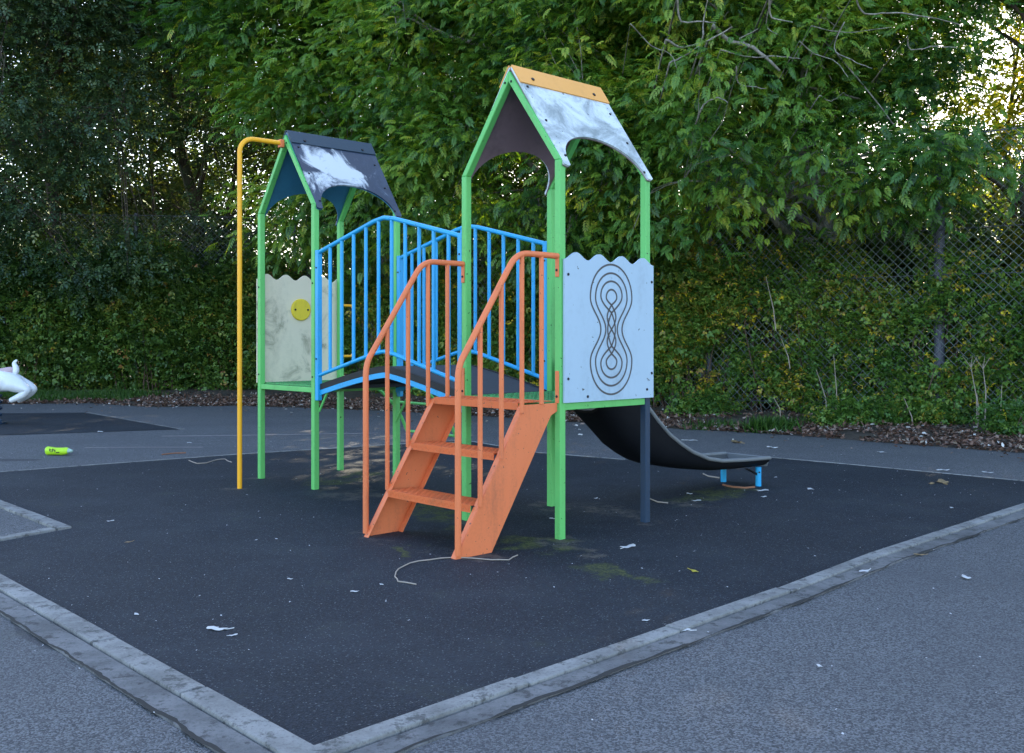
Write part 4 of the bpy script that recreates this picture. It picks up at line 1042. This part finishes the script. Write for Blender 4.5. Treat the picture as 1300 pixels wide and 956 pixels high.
# understorey shrubs just behind the fence
def shrub(name, center, rad, n, per, tmpl, leaf, label, seed, lsc=1., cat='shrub', group=None, tonebias=0., flat=.7, stems=10, crad=.28, gap=.2, cut=None, fd=None):
    rs = np.random.default_rng(seed); rr = random.Random(seed); cx, cy = center
    root = empty(name, (cx, cy, .0)); tag(root, label, cat, group)
    C = []
    while len(C) < n:
        d = rs.normal(size=(n, 3)); d /= np.linalg.norm(d, axis=1, keepdims=True); r = (.35+.65*rs.random(n)**.6)
        p = d*r[:, None]*np.array(rad); p[:, 2] = p[:, 2] + rad[2]*.85
        if fd is not None:                       # rotate to follow the fence
            q_ = p.copy(); p[:, 0] = q_[:, 0]*fd[0] - q_[:, 1]*fd[1]; p[:, 1] = q_[:, 0]*fd[1] + q_[:, 1]*fd[0]
        p = p[p[:, 2] > .12]; k = nz3(p, .9, seed*1.3)+.5*nz3(p, 2.2, seed*.7); p = p[k > -gap]; C += list(p)
    C = np.array(C[:n]); N = n*per; ci = np.repeat(np.arange(n), per)
    off = rs.normal(size=(N, 3))*crad; pos = C[ci]+off; pos[:, 2] = np.maximum(pos[:, 2], .05)
    dirs = rs.normal(size=(N, 3))*.6 + np.array([0, -.5, -.15]) + off/crad*.25
    tone = np.clip(.35+tonebias+.15*rs.normal(size=n)[ci]+.12*rs.normal(size=N)+.4*nz3(C, .8, seed)[ci], 0, .93); rare = rs.random(N) < (.05 if name == 'bramble' else .022); tone[rare] = rs.uniform(.93, 1, rare.sum())  # extra share of yellow bramble leaves paints in flecks of sunlight
    scatter('foliage', tmpl[0], tmpl[1], pos, dirs, rs.normal(0, .7, N), lsc*rs.uniform(.7, 1.25, N), tone, leaf, root)
    b = MB()
    for j in range(stems):
        T = Vector(C[rr.randrange(n)]); A = Vector((T.x*.6+rr.uniform(-.3, .3), T.y*.6, .0)); mdl = A.lerp(T, .6)+Vector((rr.uniform(-.3, .3), rr.uniform(-.2, .2), .25))
        b.tube([A, A.lerp(mdl, .5), mdl, T], [.016, .013, .010, .004], 5)
    b.build('stems', M['vine'], root)
    return root

FR = Vector((7.04, 16.5, 0)); FC = Vector((-6.07, 27.5, 0)); FD = (FR-FC).normalized(); FN = Vector((-FD.y, FD.x, 0))
if FN.y > 0: FN = -FN                         # towards the playground
FLd = Vector((-1, -.14, 0)).normalized()
def fr(t, off=0): return FC + FD*t + FN*off   # t metres from the corner to the right
def fl(t, off=0): return FC + FLd*t + Vector((0, -1, 0))*off
LT = (FR-FC).length
fdr = (FD.x, FD.y)
fdl = (-FLd.x, -FLd.y)
# ivy curtain, left run of the fence
k = 0
ivl = ['dense ivy mass on the fence at the left edge behind the toy horse', 'ivy mass on the fence above the litter left of the lime bottle line', 'broad ivy mass on the left fence midway to the yellow pole', 'ivy mass on the fence just left of the yellow pole', 'ivy mass at the fence corner behind the navy-roofed tower']
for i, t in enumerate((13.2, 9.9, 6.9, 3.9, .9)):
    c = fl(t, .55); hgt = (2.45, 2.4, 2.3, 2.2, 2.0)[i]
    shrub('ivy', (c.x, c.y), (2.0, .55, hgt), 540, 20, IVY, M['ivy'], ivl[i], 200+i, 1.4, 'ivy', 'ivy along the left fence', fd=fdl, crad=.22, gap=.35, stems=20, tonebias=.08)
brl = ['bramble mass on the fence behind the blue bridge', 'bramble mass on the fence behind the orange steps', 'bramble mass behind the white-roofed tower', 'bramble mass behind the slide chute', 'yellow-flecked bramble mass beyond the slide end', 'bramble mass with bare stems left of the dark fence post', 'bramble and dry stems under the dark fence post', 'low bramble mass at the right edge of the fence']
for i, t in enumerate((3.2, 5.6, 8.0, 10.3, 12.5, 14.6, 16.8, 19.2)):
    c = fr(t, -.12 if i < 5 else -.34); hgt = (1.8, 1.8, 1.8, 1.9, 1.9, 1.8, 1.65, 1.5)[i]; nn = (410, 410, 420, 460, 460, 440, 390, 350)[i]
    shrub('bramble', (c.x, c.y), (1.6, .5, hgt), nn, 20, IVY, M['bramble'], brl[i], 230+i, (1.35, 1.3, 1.3, 1.2, 1.15, 1.1, 1.05, 1.05)[i], 'bramble', 'brambles along the right fence', fd=fdr, crad=.17, gap=.15, stems=46, tonebias=(.12, .12, .12, .18, .22, .2, .16, .14)[i])
ul = ['tall shrub filling in behind the fence corner', 'tall shrub behind the fence beyond the bridge', 'tall shrub behind the fence beyond the steps', 'tall shrub behind the fence beyond the tower', 'sunlit yellow-green shrub behind the fence beyond the slide', 'tall shrub behind the fence left of the dark post', 'tall shrub behind the fence at the right edge', 'tall shrub behind the left fence by the yellow pole', 'tall shrub behind the left fence midway', 'tall shrub behind the left fence at the photo edge']
for i, (p, mt) in enumerate([(fr(1.5, -2.4), 'ash'), (fr(4.7, -2.4), 'ash'), (fr(7.8, -2.2), 'darkleaf'), (fr(10.6, -2.2), 'ash'), (fr(13.4, -2.2), 'backleaf'), (fr(16.2, -2.6), 'darkleaf'), (fr(19.5, -2.8), 'backleaf'), (fl(2.5, -2.6), 'darkleaf'), (fl(6.3, -2.6), 'darkleaf'), (fl(10.5, -2.6), 'darkleaf')]):
    shrub('tall_shrub', (p.x, p.y), (2.1, 1.2, 2.6 if i not in (5, 6) else 2.3), 330 if i not in (5, 6) else 230, 17, OVAL, M[mt], ul[i], 260+i, 1.5, 'shrub', 'shrubs behind the fence', crad=.4, gap=.12, stems=26, tonebias=.22 if mt != 'backleaf' else .25)

# ------------------------------------------------------------------ chain link fence
FH = 4.85
FE = empty('chain_link_fence', FC); tag(FE, 'tall dark chain link fence overgrown with ivy and brambles behind the playground', 'fence')
def rel(p): return Vector(p) - FC
def fence_run(A, d, length, name='wire_mesh', s=.15, w=.0052):
    b = MB(); nrm = Vector((-d.y, d.x, 0))
    for sg_ in (1, -1):
        x = -FH if sg_ > 0 else 0
        start = -FH*1.0
        t = -FH
        while t < length + FH:
            # line from (t,0) to (t+sg*FH, FH) clipped to [0,length]
            x0, z0, x1, z1 = (t, 0.02, t+FH, FH) if sg_ > 0 else (t, FH, t+FH, .02)
            def clip(xa, za, xb, zb):
                if xb <= 0 or xa >= length: return None
                if xa < 0: f = -xa/(xb-xa); za = za+(zb-za)*f; xa = 0
                if xb > length: f = (length-xa)/(xb-xa); zb = za+(zb-za)*f; xb = length
                return xa, za, xb, zb
            c = clip(x0, z0, x1, z1)
            if c:
                xa, za, xb, zb = c; L_ = math.hypot(xb-xa, zb-za)
                if L_ > .1:
                    n = max(2, int(L_/1.2)); pts = []
                    for k in range(n+1):
                        f = k/n; q_ = A + d*(xa+(xb-xa)*f); zz = za+(zb-za)*f
                        sag = .05*noise.noise(Vector((q_.x*.4, q_.y*.4, zz*.5)))
                        pts.append(q_ + nrm*(sag + .004*sg_) + Vector((0, 0, zz)) - FC)
                    b.tube(pts, w, 3, cap=False)
            t += s
    return b.build(name, M['wire'], FE, recalc=False)
fence_run(FC, FD, LT+6.5); fence_run(FC, FLd, 14.5)
for p, r in [(FC, .045), (FC+Vector((.22, .25, 0)), .035)] + [(fr(LT*i/4), .06) for i in (1, 2, 3)] + [(FR, .085), (fr(LT+4.3), .06), (fl(4.2), .05), (fl(8.3), .06), (fl(12.6), .05)]:
    b = MB(); q_ = rel(p); q_ = q_ - FN*(.03 + r); b.tube([q_, q_+Vector((0, 0, FH+.05))], r, 10); b.build('fence_post', M['fpost'], FE)
for z in (FH-.02, 3.3, 2.55, .35):
    for A, B_ in ((FC, fr(LT+6.5)), (FC, fl(14.5))):
        b = MB(); n = 14; b.tube([rel(Vector(A).lerp(Vector(B_), k/n)) + Vector((0, 0, z + .01*math.sin(k*2.1))) for k in range(n+1)], .011 if z > 4 else .006, 5); b.build('fence_rail', M['fpost'], FE)
b = MB(); q_ = Vector((X(387, 28.5), 28.5, 0)); b.box((-.22, -.02, 2.35), (.22, .02, 3.45))
for kk in range(3): b.box((-.22, -.035, 2.5+kk*.36), (.22, -.021, 2.56+kk*.36))
b.box((-.18, -.0, 0), (-.12, .04, 2.35)); b.box((.12, -.0, 0), (.18, .04, 2.35))
o = b.build('notice_board', M['board']); o.location = q_; tag(o, 'dark rusty red-brown board behind the fence corner', 'board')

# dry pale stems leaning on the right fence
specs = [(1040, 470, 1052, 528), (1062, 450, 1061, 530), (1237, 460, 1241, 535), (1253, 462, 1250, 520), (1278, 490, 1265, 545), (985, 505, 992, 528), (995, 430, 1003, 468), (1152, 505, 1160, 545), (975, 350, 985, 420), (1246, 500, 1240, 540)]
for i, (x0, y0, x1, y1) in enumerate(specs):
    Z = 16.0 - (x1-1190)*.006 if x1 > 1100 else 17.1 - (x1-1050)*.004
    Z -= .35; A = Vector((X(x1, Z), Z, max(0.05, Zh(y1, Z)))); T = Vector((X(x0, Z)-A.x, .15, Zh(y0, Z)))
    b = MB(); b.tube([(0, 0, A.z if A.z > .5 else 0), (T.x*.4+.02, .03, A.z*.6+T.z*.4), T], [.011, .009, .004], 6)
    if i in (2, 3):
        for s in (-1, 1, .3): b.tube([(T.x*.9, .12, T.z*.93), (T.x+s*.12, .15, T.z+.1)], [.006, .003], 5)
    o = b.build('dry_stem', M['stem']); o.location = (A.x, A.y, 0)
    tag(o, ['pale dry stem leaning left of the bramble bare patch', 'upright pale dry stem beside the leaning one', 'forked pale dry stem right of the dark fence post', 'second forked dry stem right of the dark fence post', 'long dry stem leaning at the right edge', 'short pale stem low beyond the slide end', 'pale stem in the middle of the yellow-flecked brambles', 'short dry stem at the foot of the dark fence post', 'high grey stem above the yellow-flecked brambles', 'short thin stem at the foot of the forked stems'][i], 'dry stem')

# ------------------------------------------------------------------ verge litter, grass, weeds
rs = np.random.default_rng(77); N = 30000
s_ = rs.random(N); pts = np.array([edge_at(v) for v in (s_*.93)]); d = -.10 + np.abs(rs.normal(0, 1, N))*1.15
xs = pts[:, 0] + d*.45; ys = pts[:, 1] + d*.89
keep = rs.random(N) < np.clip(1.15 - .12*d, .1, 1)
ok = np.array([noise.noise(Vector((x*.9, y*.9, 0))) > -.38 for x, y in zip(xs, ys)]) & keep
xs, ys, d = xs[ok], ys[ok], d[ok]; zs = np.array([terr(x, y) if dd > .0 else .0 for x, y, dd in zip(xs, ys, d)]) + .015 + rs.random(len(xs))*.03
LEAF1 = ([(0, 0, 0), (.035, .028, .012), (.08, .018, .004), (.10, 0, .016), (.08, -.02, 0), (.035, -.026, .014)], [(0, 1, 2, 3, 4, 5)])
n_ = len(xs); dirs = rs.normal(size=(n_, 3)); dirs[:, 2] *= .35
tone = rs.random(n_)**1.25*.9; tone[rs.random(n_) < .03] = 1.0
o = scatter('leaf_litter', LEAF1[0], LEAF1[1], np.stack([xs, ys, zs], 1), dirs, rs.normal(0, .5, n_), rs.uniform(.4, .9, n_), tone, M['litter'])
tag(o, 'brown and pinkish fallen leaves along the foot of the fence', 'leaf litter', kind='stuff')
# a few stray leaves on the path near the litter
n_ = 260; s_ = rs.random(n_)*.9; pts = np.array([edge_at(v) for v in s_]); dd = -np.abs(rs.normal(0, 1, n_))*.9
o = scatter('stray_leaves', LEAF1[0], LEAF1[1], np.stack([pts[:, 0]+dd*.45, pts[:, 1]+dd*.89, np.full(n_, .012)], 1), rs.normal(size=(n_, 3))*np.array([1, 1, .15]), rs.normal(0, .3, n_), rs.uniform(.4, .9, n_), np.where(rs.random(n_) < .4, 1.0, rs.random(n_)*.9), M['litter'])
tag(o, 'loose leaves blown onto the path beside the verge', 'leaf litter', kind='stuff')
BL = ([(0, -.008, 0), (0, .008, 0), (.10, .006, .0), (.17, .0, -.02), (.10, -.006, .0)], [(0, 1, 2, 3, 4)])
def grass(name, xs, ys, label, kind, sc=1.0, cat='grass'):
    n = len(xs); zs = np.array([terr(x, y) for x, y in zip(xs, ys)])
    dirs = rs.normal(size=(n, 3))*.45; dirs[:, 2] = 1
    c = np.array([xs.mean(), ys.mean(), 0]) if kind is None else np.zeros(3)
    o = scatter(name, BL[0], BL[1], np.stack([xs, ys, zs], 1)-c, dirs, rs.uniform(0, 6.28, n), sc*rs.uniform(.6, 1.3, n), rs.random(n)*.9, M['grass'])
    o.location = c; tag(o, label, cat, kind=kind); return o
n_ = 9000; xx = rs.uniform(-14, -8.9, n_); yy = 23.3 + rs.random(n_)*1.5 + .15*np.sin(xx*3); m_ = rs.random(n_) < np.clip((-8.6-xx)/1.0, 0, 1)
grass('grass', xx[m_], yy[m_], 'strip of short green grass between the path and the ivy at the left', 'stuff', .85)
for (px, py, n_, sp, sc, lab) in [(978, 545, 700, .16, 1.3, 'bright green grass tuft on the verge beyond the slide end'), (1050, 541, 260, .25, .9, 'low green tuft right of the bright grass tuft'), (172, 505, 500, .35, .9, 'thin green tuft in the leaf litter left of the yellow pole'), (905, 541, 250, .25, .8, 'small green tuft behind the slide end')]:
    p = gp(px, py+4); grass('grass_tuft', rs.normal(p.x, sp, n_), rs.normal(p.y, sp*.6, n_), lab, None, sc, 'grass tuft')
lowl = ['low nettle clump at the foot of the brambles beyond the slide', 'low weed clump below the dark fence post', 'low weed clump at the right edge of the verge', 'low weed clump beneath the bare stems', 'ivy ground clump behind the slide chute']
for i, (px, py) in enumerate([(1075, 547), (1180, 548), (1290, 560), (1130, 546), (890, 534)]):
    p = gp(px, py); shrub('weed_clump', (p.x, p.y), (.55, .3, .25), 40, 14, IVY, M['bramble'], lowl[i], 300+i, .8, 'weeds', crad=.1, gap=.6, stems=4)

# ------------------------------------------------------------------ light, sky, camera
SUN_EL, SUN_AZ = math.radians(30), math.radians(13)    # azimuth: degrees right of straight ahead
w = bpy.data.worlds.new('World'); scene.world = w; w.use_nodes = True; nt = w.node_tree
sky = nt.nodes.new('ShaderNodeTexSky'); sky.sky_type = 'NISHITA'; sky.sun_disc = False; sky.sun_elevation = SUN_EL; sky.sun_rotation = SUN_AZ
sky.air_density = 1.0; sky.dust_density = 1.2; sky.ozone_density = .5
bg = nt.nodes['Background']; bg.inputs[1].default_value = .15; nt.links.new(sky.outputs[0], bg.inputs[0])
sd = bpy.data.lights.new('sun', 'SUN'); sd.energy = 5.0; sd.angle = math.radians(.5); sd.color = (1, .86, .62)
so = bpy.data.objects.new('sun', sd); COL.objects.link(so)
sdir = Vector((math.sin(SUN_AZ)*math.cos(SUN_EL), math.cos(SUN_AZ)*math.cos(SUN_EL), math.sin(SUN_EL)))
so.rotation_euler = sdir.to_track_quat('Z', 'Y').to_euler()
cd = bpy.data.cameras.new('camera'); cam = bpy.data.objects.new('camera', cd); COL.objects.link(cam)
cam.location = (0, 0, H); cam.rotation_euler = (math.radians(90), 0, 0); cd.sensor_width = 36; cd.lens = 36*F/1300
cd.shift_y = -48/1300; cd.clip_end = 1000; cd.clip_start = .05; scene.camera = cam
scene.view_settings.view_transform = 'Standard'; scene.view_settings.look = 'None'; scene.view_settings.exposure = 2.25; scene.view_settings.gamma = 1
scene.render.engine = 'CYCLES'; scene.cycles.max_bounces = 6; scene.cycles.transmission_bounces = 4; scene.cycles.diffuse_bounces = 3; scene.cycles.transparent_max_bounces = 4
